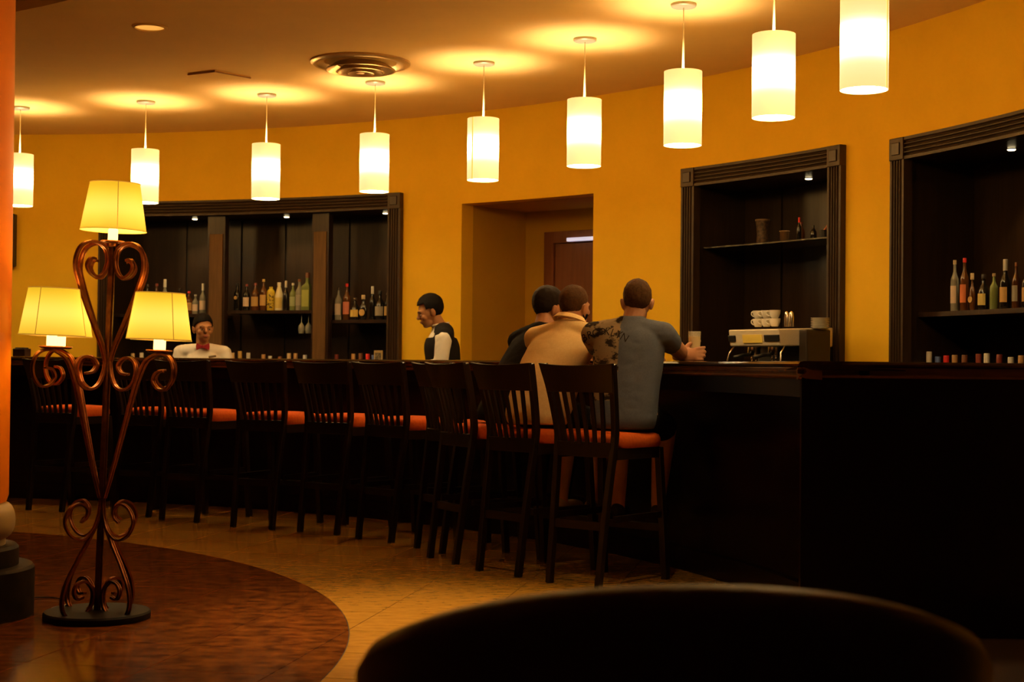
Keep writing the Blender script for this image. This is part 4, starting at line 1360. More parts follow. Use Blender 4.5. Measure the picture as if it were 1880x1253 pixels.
def blob(name, prims, voxel, material, parent, M=None, iters=3, wrinkle=0.0, wscale=(9, 9, 5), cut=None):
    bm = B()
    for p in prims:
        if p[0] == 'e':
            bmesh.ops.create_icosphere(bm, subdivisions=3, radius=1.0, matrix=p[1])
        elif p[0] == 'l':
            sec = spline([(*c, a, b) for c, a, b in p[1]], 5)
            rgs = []
            for q in sec:
                rgs.append([bm.verts.new((q[0] + q[3] * math.cos(2 * PI * i / 32), q[1] + q[4] * math.copysign(abs(math.sin(2 * PI * i / 32)) ** 0.85, math.sin(2 * PI * i / 32)), q[2])) for i in range(32)])
            for a, b in zip(rgs, rgs[1:]):
                for i in range(32):
                    bm.faces.new((a[i], a[(i + 1) % 32], b[(i + 1) % 32], b[i]))
            bm.faces.new(rgs[0][::-1])
            bm.faces.new(rgs[-1])
        else:
            ch = p[1]
            for a, r in ch:
                bmesh.ops.create_icosphere(bm, subdivisions=2, radius=r * 1.02, matrix=Matrix.Translation(a))
            for (a, ra), (b, rb) in zip(ch, ch[1:]):
                d = b - a
                if d.length < 1e-6: continue
                q = d.to_track_quat('Z', 'Y').to_matrix().to_4x4()
                bmesh.ops.create_cone(bm, cap_ends=True, segments=16, radius1=ra, radius2=rb, depth=d.length, matrix=Matrix.Translation((a + b) / 2) @ q)
    me = bpy.data.meshes.new('tmp')
    bm.to_mesh(me)
    bm.free()
    to = bpy.data.objects.new('tmp', me)
    COL.objects.link(to)
    rm = to.modifiers.new('r', 'REMESH')
    rm.mode = 'VOXEL'
    rm.voxel_size = voxel
    sm = to.modifiers.new('s', 'SMOOTH')
    sm.factor = 0.5
    sm.iterations = iters
    dg = bpy.context.evaluated_depsgraph_get()
    dg.update()
    ev = to.evaluated_get(dg)
    nm = bpy.data.meshes.new_from_object(ev)
    bpy.data.objects.remove(to)
    if wrinkle:
        nm.update()
        vn = [v.normal.copy() for v in nm.vertices]
        for v, n_ in zip(nm.vertices, vn):
            p = Vector((v.co.x * wscale[0], v.co.y * wscale[1], v.co.z * wscale[2]))
            d = noise.noise(p) * 0.6 + abs(noise.noise(p * 2.3 + Vector((3, 1, 7)))) * 0.8 - 0.25
            v.co += n_ * d * wrinkle
    if cut is not None:
        b2 = B()
        b2.from_mesh(nm)
        bmesh.ops.delete(b2, geom=[f for f in b2.faces if not cut(f.calc_center_median())], context='FACES')
        b2.to_mesh(nm)
        b2.free()
    nm.name = name
    nm.materials.clear()
    nm.materials.append(material)
    nm.polygons.foreach_set('use_smooth', [True] * len(nm.polygons))
    o = bpy.data.objects.new(name, nm)
    COL.objects.link(o)
    o.parent = parent
    return o


def head_prims(ear=True, nose=1.0, chin=1.0):
    p = [ell((0, -0.012, 0.032), (0.074, 0.094, 0.086)), ell((0, 0.012, 0.004), (0.068, 0.080, 0.088)), ell((0, 0.038, -0.058), (0.050, 0.052, 0.052)),
         ell((0, 0.058, -0.088), (0.026, 0.026, 0.022)), ell((0, 0.076, 0.018), (0.050, 0.022, 0.016)),
         ell((0, 0.098 * nose, -0.022), (0.014, 0.020, 0.014)), cap(((0, 0.086, 0.012), 0.008), ((0, 0.104 * nose, -0.018), 0.011)),
         ell((0, 0.082, -0.058), (0.024, 0.014, 0.012)), ell((0.036, 0.058, -0.026), (0.024, 0.026, 0.024)), ell((-0.036, 0.058, -0.026), (0.024, 0.026, 0.024))]
    if ear:
        for s in (-1, 1):
            p += [ell((s * 0.078, -0.010, -0.012), (0.010, 0.020, 0.033), (0, 0.25 * s, 0))]
    return p


def hand_prims(M, side, curls=(0.5, 0.55, 0.6, 0.6), spread=0.10, thumb=0.4, s=1.0):
    """side = +1: thumb towards +X of the hand frame. origin wrist, +Y fingers, +Z back of the hand"""
    p = [ell((0, 0.045, 0), (0.040, 0.052, 0.016)), cap(((0, -0.02, 0), 0.026), ((0, 0.03, 0), 0.024)), ell((side * 0.022, 0.03, -0.006), (0.020, 0.034, 0.017)),
         ell((0, 0.080, 0.001), (0.038, 0.016, 0.013))]
    for i, (bx, L) in enumerate(((0.029, 0.070), (0.010, 0.079), (-0.009, 0.073), (-0.027, 0.057))):
        bx *= side
        pt = Vector((bx, 0.086, 0.0))
        ang = 0.0
        dx = (bx / 0.03) * spread
        ch = [(pt.copy(), 0.0098)]
        for q, f in enumerate((0.46, 0.30, 0.24)):
            ang += curls[i] * (0.75 if q == 0 else 1.0)
            d = Vector((dx, math.cos(ang), -math.sin(ang)))
            d.normalize()
            pt = pt + d * L * f * 1.08
            ch.append((pt.copy(), 0.0092 - 0.0009 * q))
        p.append(cap(*ch))
    t0 = Vector((side * 0.030, 0.022, -0.006))
    t1 = t0 + Vector((side * 0.030, 0.030, -0.010))
    t2 = t1 + Vector((side * 0.014, 0.030, -0.012 - 0.02 * thumb))
    t3 = t2 + Vector((side * 0.002, 0.026, -0.008 - 0.03 * thumb))
    p.append(cap((t0, 0.014), (t1, 0.0115), (t2, 0.0102), (t3, 0.0085)))
    return xform(p, M @ Matrix.Scale(s, 4))


def frame(o, y, z):
    """matrix at o with +Y along y and +Z near z"""
    y = Vector(y).normalized()
    z = Vector(z)
    z = (z - y * y.dot(z)).normalized()
    x = y.cross(z)
    m = Matrix((x, y, z)).transposed().to_4x4()
    m.translation = Vector(o)
    return m


def hair_cap(name, Mh, pred, grow, material, parent, thick=0.006):
    """a shell over the skull, kept where pred(unit direction, head point) holds"""
    bm = B()
    bmesh.ops.create_icosphere(bm, subdivisions=5, radius=1.0)
    kill = []
    for v in bm.verts:
        d = v.co.copy()
        a = Vector((0, -0.012, 0.032)) + Vector((d.x * 0.074, d.y * 0.094, d.z * 0.086))
        b = Vector((0, 0.012, 0.004)) + Vector((d.x * 0.068, d.y * 0.080, d.z * 0.088))
        q = a if d.z > -0.1 or d.y < 0.2 else b
        gv = grow(d) if callable(grow) else grow
        q = q + d * (gv + 0.0025 * noise.noise(q * 60))
        v.co = q
        if not pred(d, q): kill.append(v)
    bmesh.ops.delete(bm, geom=kill, context='VERTS')
    bmesh.ops.recalc_face_normals(bm, faces=bm.faces)
    r = bmesh.ops.solidify(bm, geom=bm.faces[:], thickness=thick)
    for v in bm.verts: v.co = Mh @ v.co
    o = obj(name, bm, material, parent, smooth=True, local=True)
    return o


def hairline(d, q):
    """hair runs from the forehead over the ears down to the nape"""
    y = d.y
    thr = 0.078 * y - 0.004 if y > -0.12 else max(-0.078, -0.0134 + (y + 0.12) * 0.16)
    return q.z > thr + 0.003 * noise.noise(q * 40)


def skin(name, c, c2): return mat(name, c, 0.55, spec=0.35, base2=c2, nscale=14, lo=0.4, hi=0.7)


SK_TAN = skin('skin_tan', (0.52, 0.245, 0.115), (0.46, 0.20, 0.09))
SK_FAIR = skin('skin_fair', (0.60, 0.29, 0.14), (0.52, 0.23, 0.11))
SK_BROWN = skin('skin_brown', (0.44, 0.20, 0.08), (0.38, 0.165, 0.068))
HAIR_BLACK = mat('black_hair', (0.006, 0.004, 0.003), 0.6, spec=0.15, bump=0.6, bscale=350)
HAIR_DARK = mat('dark_brown_hair', (0.018, 0.009, 0.004), 0.6, spec=0.15, bump=0.6, bscale=350)
HAIR_BUZZ = mat('buzz_cut_hair', (0.070, 0.032, 0.010), 0.75, spec=0.15, base2=(0.12, 0.055, 0.018), nscale=120, bump=0.6, bscale=500)
EYE_W = mat('eye_white', (0.36, 0.28, 0.20), 0.3)
EYE_D = mat('eye_dark', (0.015, 0.008, 0.005), 0.2)
LIP = mat('lips', (0.46, 0.13, 0.08), 0.45)
CL_GREY = mat('grey_jersey', (0.125, 0.132, 0.150), 0.9, spec=0.1, base2=(0.105, 0.112, 0.130), nscale=120, bump=0.15, bscale=700)
CL_CREAM = mat('cream_cotton', (0.85, 0.60, 0.27), 0.9, spec=0.1, base2=(0.79, 0.54, 0.23), nscale=100, bump=0.15, bscale=700)
CL_BLACK = mat('black_cotton', (0.010, 0.008, 0.007), 0.9, spec=0.1)
CL_WHITE = mat('white_shirt', (0.80, 0.74, 0.62), 0.85, spec=0.1, bump=0.1, bscale=600)
CL_DARK = mat('dark_cloth', (0.012, 0.010, 0.010), 0.9, spec=0.1)
CL_VEST = mat('black_waistcoat', (0.012, 0.010, 0.009), 0.8, spec=0.15)
CL_BOW = mat('red_bow', (0.34, 0.012, 0.020), 0.6)
SHOE = mat('shoe', (0.03, 0.02, 0.015), 0.6)


def face_bits(Mh, parent, brow=HAIR_BLACK):
    for s in (-1, 1):
        bm = B(); bmesh.ops.create_uvsphere(bm, u_segments=12, v_segments=8, radius=1.0, matrix=Mh @ Matrix.Translation((s * 0.031, 0.0795, -0.004)) @ Matrix.Diagonal((0.0135, 0.009, 0.0052, 1)))
        e = obj('eye', bm, EYE_W, parent, smooth=True, local=True)
        bm = B(); bmesh.ops.create_uvsphere(bm, u_segments=10, v_segments=8, radius=1.0, matrix=Mh @ Matrix.Translation((s * 0.031, 0.0865, -0.005)) @ Matrix.Diagonal((0.0060, 0.004, 0.0050, 1)))
        obj('iris', bm, EYE_D, e, smooth=True, local=True)
        bm = B()
        tube(bm, [Mh @ Vector((s * 0.014, 0.0945, 0.020)), Mh @ Vector((s * 0.032, 0.0915, 0.026)), Mh @ Vector((s * 0.050, 0.078, 0.020))], 0.0022, 6)
        obj('eyebrow', bm, brow, parent, smooth=True, local=True)
    bm = B()
    bmesh.ops.create_uvsphere(bm, u_segments=12, v_segments=8, radius=1.0, matrix=Mh @ Matrix.Translation((0, 0.092, -0.0530)) @ Matrix.Diagonal((0.021, 0.008, 0.0046, 1)))
    bmesh.ops.create_uvsphere(bm, u_segments=12, v_segments=8, radius=1.0, matrix=Mh @ Matrix.Translation((0, 0.091, -0.0615)) @ Matrix.Diagonal((0.018, 0.008, 0.0052, 1)))
    obj('lips', bm, LIP, parent, smooth=True, local=True)


def Mhead(loc, yaw=0.0, pitch=0.0, rollz=0.0):
    return Matrix.Translation(loc) @ Matrix.Rotation(-yaw, 4, 'Z') @ Matrix.Rotation(rollz, 4, 'Y') @ Matrix.Rotation(pitch, 4, 'X')


VB = 0.0055


def leg_seated(s, kx=0.13, ky=0.42, kz=0.775, fx=0.11, fy=0.34, fz=0.30, hipz=0.86):
    """thigh along the seat, shin down to the footrest"""
    return [cap(((s * 0.085, 0.02, hipz), 0.092), ((s * kx, ky, kz), 0.060), ((s * (kx + fx) / 2, (ky + fy) / 2 - 0.0, (kz + fz) / 2 + 0.08), 0.056), ((s * fx, fy, fz + 0.08), 0.038), ((s * fx, fy, fz + 0.04), 0.036))]


def shoe_prims(s, fx, fy, fz):
    return [ell((s * fx, fy + 0.07, fz + 0.03), (0.042, 0.125, 0.036)), ell((s * fx, fy - 0.01, fz + 0.045), (0.038, 0.05, 0.045))]


# ---- grey-shirted man holding a glass
g_yaw = math.radians(18)
gp = thing('person', 'man in a grey printed t-shirt on a stool, reaching for a glass on the bar', 'person', (0.585, 7.93, 0), -g_yaw, 'people at the bar')
gH = Mhead((0.035, 0.135, 1.447), yaw=-0.18, pitch=-0.10)
GLASS = Vector((0.995, 8.315, 1.138))
inv = gp.matrix_basis.inverted() if False else (Matrix.Translation((0.585, 7.93, 0)) @ Matrix.Rotation(-g_yaw, 4, 'Z')).inverted()
gl = inv @ GLASS
sR, eR = Vector((0.185, 0.075, 1.275)), Vector((0.235, 0.275, 1.188))
wR = gl + Vector((-0.066, -0.060, 0.030))
hR = frame(wR, gl + Vector((0.026, -0.050, 0.040)) - wR, (0.30, -0.9, 0.10))
sL, eL, wL = Vector((-0.185, 0.075, 1.275)), Vector((-0.21, 0.29, 1.188)), Vector((-0.02, 0.43, 1.175))
hL = frame(wL, (0.8, 0.5, 0), (0, 0, 1))
prims = xform(head_prims(), gH) + [
    cap(((0.01, 0.09, 1.30), 0.062), ((0.03, 0.115, 1.40), 0.056)),
    ell((0, 0.0, 0.87), (0.155, 0.115, 0.12)), ell((0, 0.03, 1.02), (0.150, 0.105, 0.16)), ell((0.0, 0.06, 1.19), (0.165, 0.105, 0.15)),
    cap((sR, 0.055), (eR, 0.043), (wR, 0.029)), cap((sL, 0.055), (eL, 0.043), (wL, 0.029)),
    cap((sR, 0.05), ((0, 0.08, 1.30), 0.06)), cap((sL, 0.05), ((0, 0.08, 1.30), 0.06))]
for s in (-1, 1): prims += leg_seated(s)
prims += hand_prims(hR, -1, (0.55, 0.62, 0.66, 0.70), 0.12, 0.5) + hand_prims(hL, 1)
blob('body', prims, VB, SK_FAIR, gp, iters=2)
up6 = sR.lerp(eR, 0.45)
upL = sL.lerp(eL, 0.62)
shirt = [loft(((0, -0.010, 0.785), 0.160, 0.130), ((0, -0.008, 0.83), 0.176, 0.143), ((0.003, 0.005, 0.93), 0.176, 0.138), ((0.008, 0.03, 1.05), 0.180, 0.130), ((0.01, 0.05, 1.15), 0.188, 0.128), ((0.01, 0.062, 1.23), 0.186, 0.118),
              ((0.012, 0.072, 1.285), 0.165, 0.102), ((0.014, 0.083, 1.33), 0.100, 0.082), ((0.018, 0.094, 1.372), 0.067, 0.064)),
         cap((sR, 0.070), (up6, 0.062)), cap((sL, 0.070), (upL, 0.062)), cap((sR, 0.068), ((0.01, 0.082, 1.295), 0.080)), cap((sL, 0.068), ((0.01, 0.082, 1.295), 0.080))]
gs = blob('t_shirt', shirt, 0.0065, CL_GREY, gp, iters=10, wrinkle=0.005, wscale=(5, 5, 8))
# the printed left half of the shirt: dark drawing on beige, flat print
M_print = mat('printed_jersey', (0.30, 0.215, 0.115), 0.9, spec=0.1, base2=(0.030, 0.020, 0.012), scale=(1.0, 1.0, 1.7), nscale=11.0, detail=7, lo=0.50, hi=0.56)
gs.data.materials.append(M_print)
for f in gs.data.polygons:
    c = f.center
    edge = -0.015 + 0.012 * noise.noise(Vector((0, 0, c.z * 14)))
    if c.x < edge and c.y < 0.13 and c.z > 0.93: f.material_index = 1
blob('shorts', [ell((0, 0.0, 0.83), (0.176, 0.140, 0.072)), cap(((0.085, 0.04, 0.845), 0.098), ((0.125, 0.36, 0.785), 0.080)), cap(((-0.085, 0.04, 0.845), 0.098), ((-0.125, 0.36, 0.785), 0.080))], 0.008, CL_DARK, gp)
for s in (-1, 1): blob('shoe', shoe_prims(s, 0.11, 0.34, 0.285), 0.008, SHOE, gp)
hair_cap('hair', gH, hairline, lambda d: 0.002 + 0.005 * max(0, d.z), HAIR_BUZZ, gp, 0.004)
# lettering on the upper back, laid on the cloth
bt = BVHTree.FromPolygons([v.co for v in gs.data.vertices], [p.vertices[:] for p in gs.data.polygons])
M_let = mat('shirt_lettering', (0.030, 0.020, 0.012), 0.9, spec=0.1)
wd = 'BROOKLYN'
for k, ch in enumerate(wd):
    cu = bpy.data.curves.new('letter', 'FONT')
    cu.body = ch
    cu.size = 0.056
    cu.align_x = 'CENTER'
    cu.resolution_u = 2
    to = bpy.data.objects.new('tmp', cu)
    COL.objects.link(to)
    dg = bpy.context.evaluated_depsgraph_get()
    dg.update()
    me = bpy.data.meshes.new_from_object(to.evaluated_get(dg))
    bpy.data.objects.remove(to)
    bm = B()
    bm.from_mesh(me)
    bmesh.ops.triangulate(bm, faces=bm.faces)
    bmesh.ops.subdivide_edges(bm, edges=[e for e in bm.edges if e.calc_length() > 0.008], cuts=2)
    u = (k - 3.5) / 3.5
    ox = -0.105 + u * 0.108
    oz = 1.270 - 0.030 * u * u
    rot = -u * 0.45
    okv = []
    for v in bm.verts:
        x, y = v.co.x, v.co.y
        xx = ox + x * math.cos(rot) - y * math.sin(rot)
        zz = oz + x * math.sin(rot) + y * math.cos(rot)
        hit = bt.ray_cast(Vector((xx, -0.5, zz)), Vector((0, 1, 0)))
        if hit[0] is None or hit[0].y > 0.2: okv.append(v); continue
        v.co = hit[0] + hit[1] * 0.0016
    if okv: bmesh.ops.delete(bm, geom=okv, context='VERTS')
    if bm.faces: obj('letter', bm, M_let, gs, local=True)
    else: bm.free()

# the beer glass
bg_ = thing('beer_glass', 'half full glass of pale beer on the bar in the grey-shirted man\'s hand', 'glass', GLASS)
bm = B(); lathe(bm, [(0.0, 0.0), (0.029, 0.0), (0.030, 0.004), (0.0355, 0.165), (0.0340, 0.165), (0.0285, 0.010), (0.0, 0.010)], 28); obj('tumbler', bm, mat('thin_glass', (0.85, 0.80, 0.62), 0.05, spec=0.6, alpha=0.22), bg_, smooth=0.7, local=True)
bm = B(); lathe(bm, [(0.0, 0.011), (0.0280, 0.011), (0.0325, 0.136), (0.0, 0.136)], 28); obj('beer', bm, mat('pale_beer', (0.95, 0.72, 0.26), 0.35), bg_, smooth=0.7, local=True)

# ---- cream-shirted man
c_yaw = math.radians(40)
cp_loc = Vector((0.155, 8.285, 0))
cp = thing('person', 'bearded man in a cream collared shirt leaning on the bar', 'person', cp_loc, -c_yaw, 'people at the bar')
cH = Mhead((-0.012, 0.315, 1.437), yaw=-0.05, pitch=-0.02)
sR, eR, wR = Vector((0.165, 0.25, 1.27)), Vector((0.22, 0.42, 1.19)), Vector((0.07, 0.56, 1.18))
sL, eL, wL = Vector((-0.205, 0.22, 1.255)), Vector((-0.25, 0.40, 1.19)), Vector((-0.10, 0.55, 1.18))
prims = xform(head_prims(), cH) + [
    cap(((0.0, 0.25, 1.28), 0.066), ((-0.01, 0.29, 1.39), 0.060)),
    ell((0, 0.02, 0.87), (0.165, 0.12, 0.12)), ell((0, 0.10, 1.02), (0.160, 0.115, 0.15), (-0.5, 0, 0)), ell((0.0, 0.19, 1.17), (0.17, 0.11, 0.15), (-0.5, 0, 0)),
    cap((sR, 0.055), (eR, 0.045), (wR, 0.030)), cap((sL, 0.055), (eL, 0.045), (wL, 0.030)), cap((sR, 0.055), ((0, 0.24, 1.29), 0.06)), cap((sL, 0.055), ((0, 0.24, 1.29), 0.06))]
for s in (-1, 1): prims += leg_seated(s)
prims += hand_prims(frame(wR, (-0.7, 0.6, 0), (0, 0, 1)), -1) + hand_prims(frame(wL, (0.7, 0.6, 0), (0, 0, 1)), 1)
blob('body', prims, VB, SK_TAN, cp, iters=2)
cs = [loft(((0, -0.015, 0.79), 0.172, 0.142), ((0, -0.010, 0.84), 0.188, 0.158), ((0, 0.020, 0.93), 0.192, 0.160), ((0, 0.070, 1.03), 0.198, 0.158), ((0, 0.125, 1.12), 0.204, 0.152), ((0, 0.175, 1.20), 0.203, 0.140),
           ((0, 0.210, 1.26), 0.185, 0.118), ((0, 0.240, 1.31), 0.112, 0.092), ((-0.003, 0.260, 1.36), 0.072, 0.072)), cap((sR, 0.074), (sR.lerp(eR, 0.85), 0.064)), cap((sL, 0.074), (sL.lerp(eL, 0.85), 0.064)),
      cap((sR, 0.072), ((0, 0.235, 1.29), 0.085)), cap((sL, 0.072), ((0, 0.235, 1.29), 0.085))]
cso = blob('shirt', cs, 0.0065, CL_CREAM, cp, iters=10, wrinkle=0.004, wscale=(4, 4, 9))
# turned-down collar
bm = B()
Mc = Matrix.Translation((-0.004, 0.262, 1.352)) @ Matrix.Rotation(-0.30, 4, 'X')
rings = []
for i in range(29):
    a = PI / 2 + 0.35 + (2 * PI - 0.7) * i / 28
    ring = []
    for r_, z_ in ((0.073, 0.006), (0.070, 0.030), (0.076, 0.032), (0.098, 0.004), (0.094, 0.000), (0.077, 0.020)):
        ring.append(bm.verts.new(Mc @ Vector((r_ * math.cos(a), r_ * math.sin(a) * 1.05, z_))))
    rings.append(ring)
for a, b in zip(rings, rings[1:]):
    for i in range(6):
        bm.faces.new((a[i], a[(i + 1) % 6], b[(i + 1) % 6], b[i]))
bm.faces.new(rings[0]); bm.faces.new(rings[-1])
obj('collar', bm, CL_CREAM, cso, smooth=0.8, local=True)
blob('shorts', [ell((0, 0.0, 0.83), (0.182, 0.148, 0.072)), cap(((0.085, 0.04, 0.845), 0.100), ((0.125, 0.38, 0.78), 0.080)), cap(((-0.085, 0.04, 0.845), 0.100), ((-0.125, 0.38, 0.78), 0.080))], 0.008, CL_DARK, cp)
for s in (-1, 1): blob('shoe', shoe_prims(s, 0.11, 0.34, 0.285), 0.008, mat('tan_shoe', (0.30, 0.19, 0.09), 0.6), cp)
hair_cap('hair', cH, hairline, lambda d: 0.002 + 0.006 * max(0, d.z), HAIR_BUZZ, cp, 0.004)
hair_cap('beard', cH, lambda d, q: d.y > -0.05 and q.z < -0.038 and q.z > -0.2, lambda d: 0.004 + 0.012 * max(0, -d.z), HAIR_DARK, cp, 0.008)

# ---- black-shirted man
b_yaw = math.radians(50)
bp = thing('person', 'dark-haired man in a black shirt leaning low over the bar', 'person', (-0.035, 8.795, 0), -b_yaw, 'people at the bar')
bH = Mhead((-0.055, 0.375, 1.447), yaw=0.12, pitch=-0.10)
sR, eR, wR = Vector((0.145, 0.31, 1.265)), Vector((0.19, 0.45, 1.19)), Vector((0.05, 0.60, 1.18))
sL, eL, wL = Vector((-0.215, 0.28, 1.25)), Vector((-0.25, 0.44, 1.19)), Vector((-0.12, 0.60, 1.18))
prims = xform(head_prims(), bH) + [
    cap(((-0.03, 0.30, 1.28), 0.062), ((-0.05, 0.345, 1.39), 0.056)),
    ell((0, 0.02, 0.87), (0.160, 0.12, 0.12)), ell((-0.01, 0.13, 1.02), (0.155, 0.11, 0.16), (-0.65, 0, 0)), ell((-0.03, 0.24, 1.16), (0.165, 0.105, 0.15), (-0.65, 0, 0)),
    cap((sR, 0.052), (eR, 0.043), (wR, 0.029)), cap((sL, 0.052), (eL, 0.043), (wL, 0.029)), cap((sR, 0.055), ((-0.03, 0.30, 1.285), 0.06)), cap((sL, 0.055), ((-0.03, 0.30, 1.285), 0.06))]
for s in (-1, 1): prims += leg_seated(s, ky=0.40)
prims += hand_prims(frame(wR, (-0.7, 0.6, 0), (0, 0, 1)), -1) + hand_prims(frame(wL, (0.7, 0.6, 0), (0, 0, 1)), 1)
blob('body', prims, VB, SK_TAN, bp, iters=2)
bs = [loft(((0, -0.01, 0.79), 0.17, 0.14), ((0, 0.0, 0.84), 0.18, 0.15), ((0, 0.05, 0.93), 0.183, 0.152), ((-0.005, 0.115, 1.03), 0.188, 0.148), ((-0.015, 0.18, 1.12), 0.192, 0.142), ((-0.025, 0.235, 1.20), 0.19, 0.13),
           ((-0.03, 0.27, 1.26), 0.175, 0.11), ((-0.035, 0.29, 1.305), 0.105, 0.085), ((-0.04, 0.312, 1.35), 0.07, 0.07)),
      cap((sR, 0.070), (sR.lerp(eR, 0.8), 0.060)), cap((sL, 0.070), (sL.lerp(eL, 0.8), 0.060)), cap((sR, 0.070), ((-0.03, 0.285, 1.29), 0.080)), cap((sL, 0.070), ((-0.03, 0.285, 1.29), 0.080))]
blob('shirt', bs, 0.0075, CL_BLACK, bp, iters=10, wrinkle=0.004)
blob('trousers', [ell((0, 0.0, 0.83), (0.178, 0.142, 0.072)), cap(((0.085, 0.04, 0.845), 0.098), ((0.13, 0.40, 0.775), 0.074), ((0.12, 0.37, 0.58), 0.066), ((0.11, 0.34, 0.36), 0.055)),
                  cap(((-0.085, 0.04, 0.845), 0.098), ((-0.13, 0.40, 0.775), 0.074), ((-0.12, 0.37, 0.58), 0.066), ((-0.11, 0.34, 0.36), 0.055))], 0.008, CL_DARK, bp)
for s in (-1, 1): blob('shoe', shoe_prims(s, 0.11, 0.34, 0.285), 0.008, SHOE, bp)
hair_cap('hair', bH, hairline, lambda d: 0.006 + 0.016 * max(0, d.z), HAIR_DARK, bp, 0.008)


# ---- standing bartenders
def standing(name_label, loc, yaw, H, head, arms, lean, skin_m, shirt_m, vest=None, narrow=1.0, face=True, wr=0.006):
    """H = shoulder height; lean = forward shift of the shoulders; arms = [(elbow, wrist)] right, left"""
    p = thing('person', name_label, 'person', loc, -yaw, 'people at the bar')
    Mh = head
    hz = H - 0.50
    n_ = narrow
    dz = 0.050 if vest else 0.0
    sh = [Vector((0.180 * n_, lean, H - 0.02 - dz)), Vector((-0.180 * n_, lean, H - 0.02 - dz))]
    nb = Vector((0, lean + 0.005, H + 0.01))
    hc = Mh @ Vector((0, -0.02, -0.06))
    pr = xform(head_prims(), Mh) + [cap((nb, 0.058 * n_), (hc, 0.050 * n_)), ell((0, 0, hz + 0.02), (0.150 * n_, 0.105, 0.12)), ell((0, lean * 0.5, hz + 0.22), (0.145 * n_, 0.10, 0.17)),
                                    ell((0, lean * 0.9, H - 0.13), (0.160 * n_, 0.105, 0.14))]
    for k, (s, (e, w_)) in enumerate(zip(sh, arms)):
        pr += [cap((s, 0.050 * n_), (e, 0.040 * n_), (w_, 0.028)), cap((s, 0.05 * n_), (nb, 0.055 * n_))]
        d = (w_ - e)
        pr += hand_prims(frame(w_, d, (0, 0, 1) if abs(d.normalized().z) < 0.8 else (0, -1, 0)), -1 if k == 0 else 1, s=0.95)
    for s in (-1, 1):
        pr += [cap(((s * 0.085 * n_, 0, hz), 0.085), ((s * 0.09, 0.01, hz * 0.54), 0.058), ((s * 0.09, -0.01, hz * 0.36), 0.055), ((s * 0.09, -0.02, 0.08), 0.036))]
    blob('body', pr, VB, skin_m, p, iters=2)
    cl = [loft(((0, 0, hz - 0.05), 0.150 * n_, 0.112), ((0, 0, hz + 0.03), 0.166 * n_, 0.124), ((0, lean * 0.3, hz + 0.15), 0.158 * n_, 0.118), ((0, lean * 0.6, hz + 0.27), 0.168 * n_, 0.120), ((0, lean * 0.9, H - 0.12), 0.180 * n_, 0.120),
               ((0, lean, H - 0.05), 0.168 * n_, 0.100), ((0, lean, H - 0.005), 0.105 * n_, 0.080), ((0, lean + 0.008, H + 0.035), 0.062 * n_, 0.062))]
    for s, (e, w_) in zip(sh, arms):
        cl += [cap((s, 0.062 * n_), (e, 0.056 * n_), (e.lerp(w_, 0.85), 0.040)), cap((s, 0.064 * n_), (nb - Vector((0, 0, 0.01)), 0.070 * n_))]
    so = blob('shirt', cl, 0.0065, shirt_m, p, iters=8, wrinkle=wr, wscale=(9, 9, 7))
    tr = [ell((0, 0, hz + 0.02), (0.160 * n_, 0.118, 0.11))]
    for s in (-1, 1): tr += [cap(((s * 0.085 * n_, 0, hz), 0.095), ((s * 0.09, 0.01, hz * 0.54), 0.075), ((s * 0.09, -0.02, 0.07), 0.062))]
    blob('trousers', tr, 0.009, CL_DARK, p)
    for s in (-1, 1): blob('shoe', [ell((s * 0.09, 0.06, 0.036), (0.045, 0.13, 0.036)), ell((s * 0.09, -0.03, 0.05), (0.04, 0.05, 0.05))], 0.008, SHOE, p)
    if vest:
        ve = [loft(((0, 0, hz - 0.04), 0.162 * n_, 0.124), ((0, 0, hz + 0.03), 0.176 * n_, 0.134), ((0, lean * 0.3, hz + 0.15), 0.168 * n_, 0.128), ((0, lean * 0.6, hz + 0.27), 0.178 * n_, 0.132), ((0, lean * 0.9, H - 0.12), 0.186 * n_, 0.134), ((0, lean, H - 0.05), 0.172 * n_, 0.114)),
              cap((Vector((0.150, lean - 0.008, H - 0.055)), 0.076), (Vector((0.072, lean - 0.012, H - 0.014)), 0.080), (Vector((-0.072, lean - 0.012, H - 0.014)), 0.080), (Vector((-0.150, lean - 0.008, H - 0.055)), 0.076))]
        blob('waistcoat', ve, 0.0075, vest, p, iters=4, wrinkle=0.003)
    face_bits(Mh, p)
    return p, so, nb


# woman in a white shirt with a red bow tie
wy = math.radians(168)
Hw = 1.205
wH = Mhead((0.0, 0.035, 1.385), yaw=-0.26, pitch=-0.05)
wp, wso, wnb = standing('woman bartender in a white shirt with a red bow tie facing the room', (-2.575, 12.70, 0), wy, Hw, wH,
                        [(Vector((0.235, 0.04, 0.96)), Vector((0.17, 0.20, 0.93))), (Vector((-0.235, 0.04, 0.96)), Vector((-0.17, 0.20, 0.93)))], 0.0, SK_BROWN, CL_WHITE, narrow=0.98)
hair_cap('hair', wH, hairline, lambda d: 0.006 + 0.008 * max(0, d.z), HAIR_BLACK, wp, 0.006)
bm = B(); bmesh.ops.create_icosphere(bm, subdivisions=3, radius=1.0, matrix=wH @ Matrix.Translation((0, -0.115, 0.035)) @ Matrix.Diagonal((0.044, 0.036, 0.042, 1)))
obj('hair_bun', bm, HAIR_BLACK, wp, smooth=True, local=True)
bt_ = bm = B()
yb = 0.098
Hb = Hw + 0.030
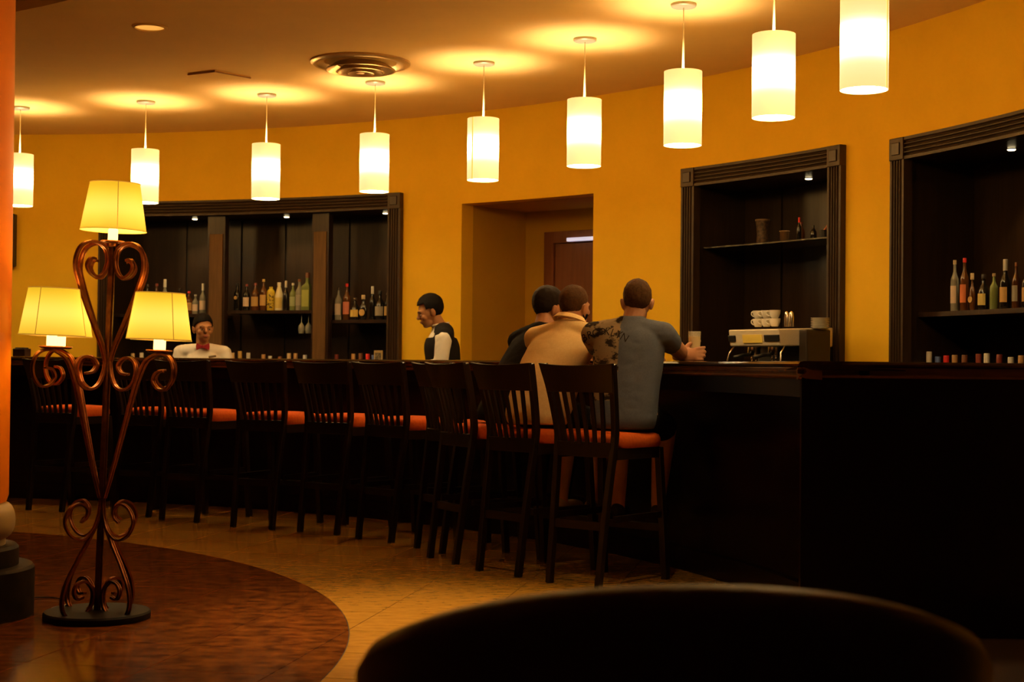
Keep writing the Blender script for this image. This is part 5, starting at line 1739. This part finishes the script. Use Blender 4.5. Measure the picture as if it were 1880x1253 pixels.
for s in (-1, 1):
    pts = [(0.006, 0.010), (0.052, 0.030), (0.056, 0.0), (0.052, -0.030), (0.006, -0.010)]
    va = [bm.verts.new((s * x, yb - 0.008, Hb + z)) for x, z in pts]
    vb = [bm.verts.new((s * x, yb + 0.010, Hb + z)) for x, z in pts]
    for i in range(5): bm.faces.new((va[i], va[(i + 1) % 5], vb[(i + 1) % 5], vb[i]))
    bm.faces.new(va); bm.faces.new(vb)
box(bm, (0, yb + 0.004, Hb), (0.018, 0.024, 0.024))
obj('bow_tie', bm, CL_BOW, wp, local=True, bevel=0.003)
bm = B()
tube(bm, spline([Vector((0.060 * math.cos(a), 0.012 + 0.060 * math.sin(a), Hw + 0.034 - 0.010 * math.sin(a))) for a in [PI / 2 + 2 * PI * i / 12 for i in range(13)]], 2), 0.011, 8)
obj('collar', bm, CL_WHITE, wso, smooth=True, local=True)
bm = B(); box(bm, (-0.078, 0.128, Hw - 0.052), (0.062, 0.006, 0.018), (0, 0.16, -0.25)); obj('name_tag', bm, mat('name_tag', (0.22, 0.15, 0.08), 0.4), wp, local=True)

# man in a black waistcoat, seen from the side, looking down
my = math.radians(-98)
Hm = 1.36
mH = Mhead((0.0, 0.120, 1.505), yaw=0.0, pitch=-0.30)
mp, mso, mnb = standing('man bartender in a black waistcoat and white shirt looking down', (-0.500, 11.55, 0), my, Hm, mH,
                        [(Vector((0.235, 0.10, 1.06)), Vector((0.16, 0.34, 1.02))), (Vector((-0.215, 0.06, 1.10)), Vector((-0.12, 0.36, 1.06)))], 0.035, SK_BROWN, CL_WHITE, vest=CL_VEST)
hair_cap('hair', mH, lambda d, q: q.z > 0.018 - 0.06 * (d.y < -0.1) - 0.025 * (d.y < -0.6) and not (d.y > 0.50 and q.z < 0.072), lambda d: 0.006 + 0.018 * max(0, d.z), HAIR_BLACK, mp, 0.008)
bm = B()
tube(bm, spline([Vector((0.062 * math.cos(a), mnb.y + 0.004 + 0.062 * math.sin(a), mnb.z + 0.040 + 0.012 * math.sin(a) * -1)) for a in [PI / 2 + 2 * PI * i / 12 for i in range(13)]], 2), 0.010, 8)
obj('collar', bm, CL_WHITE, mso, smooth=True, local=True)
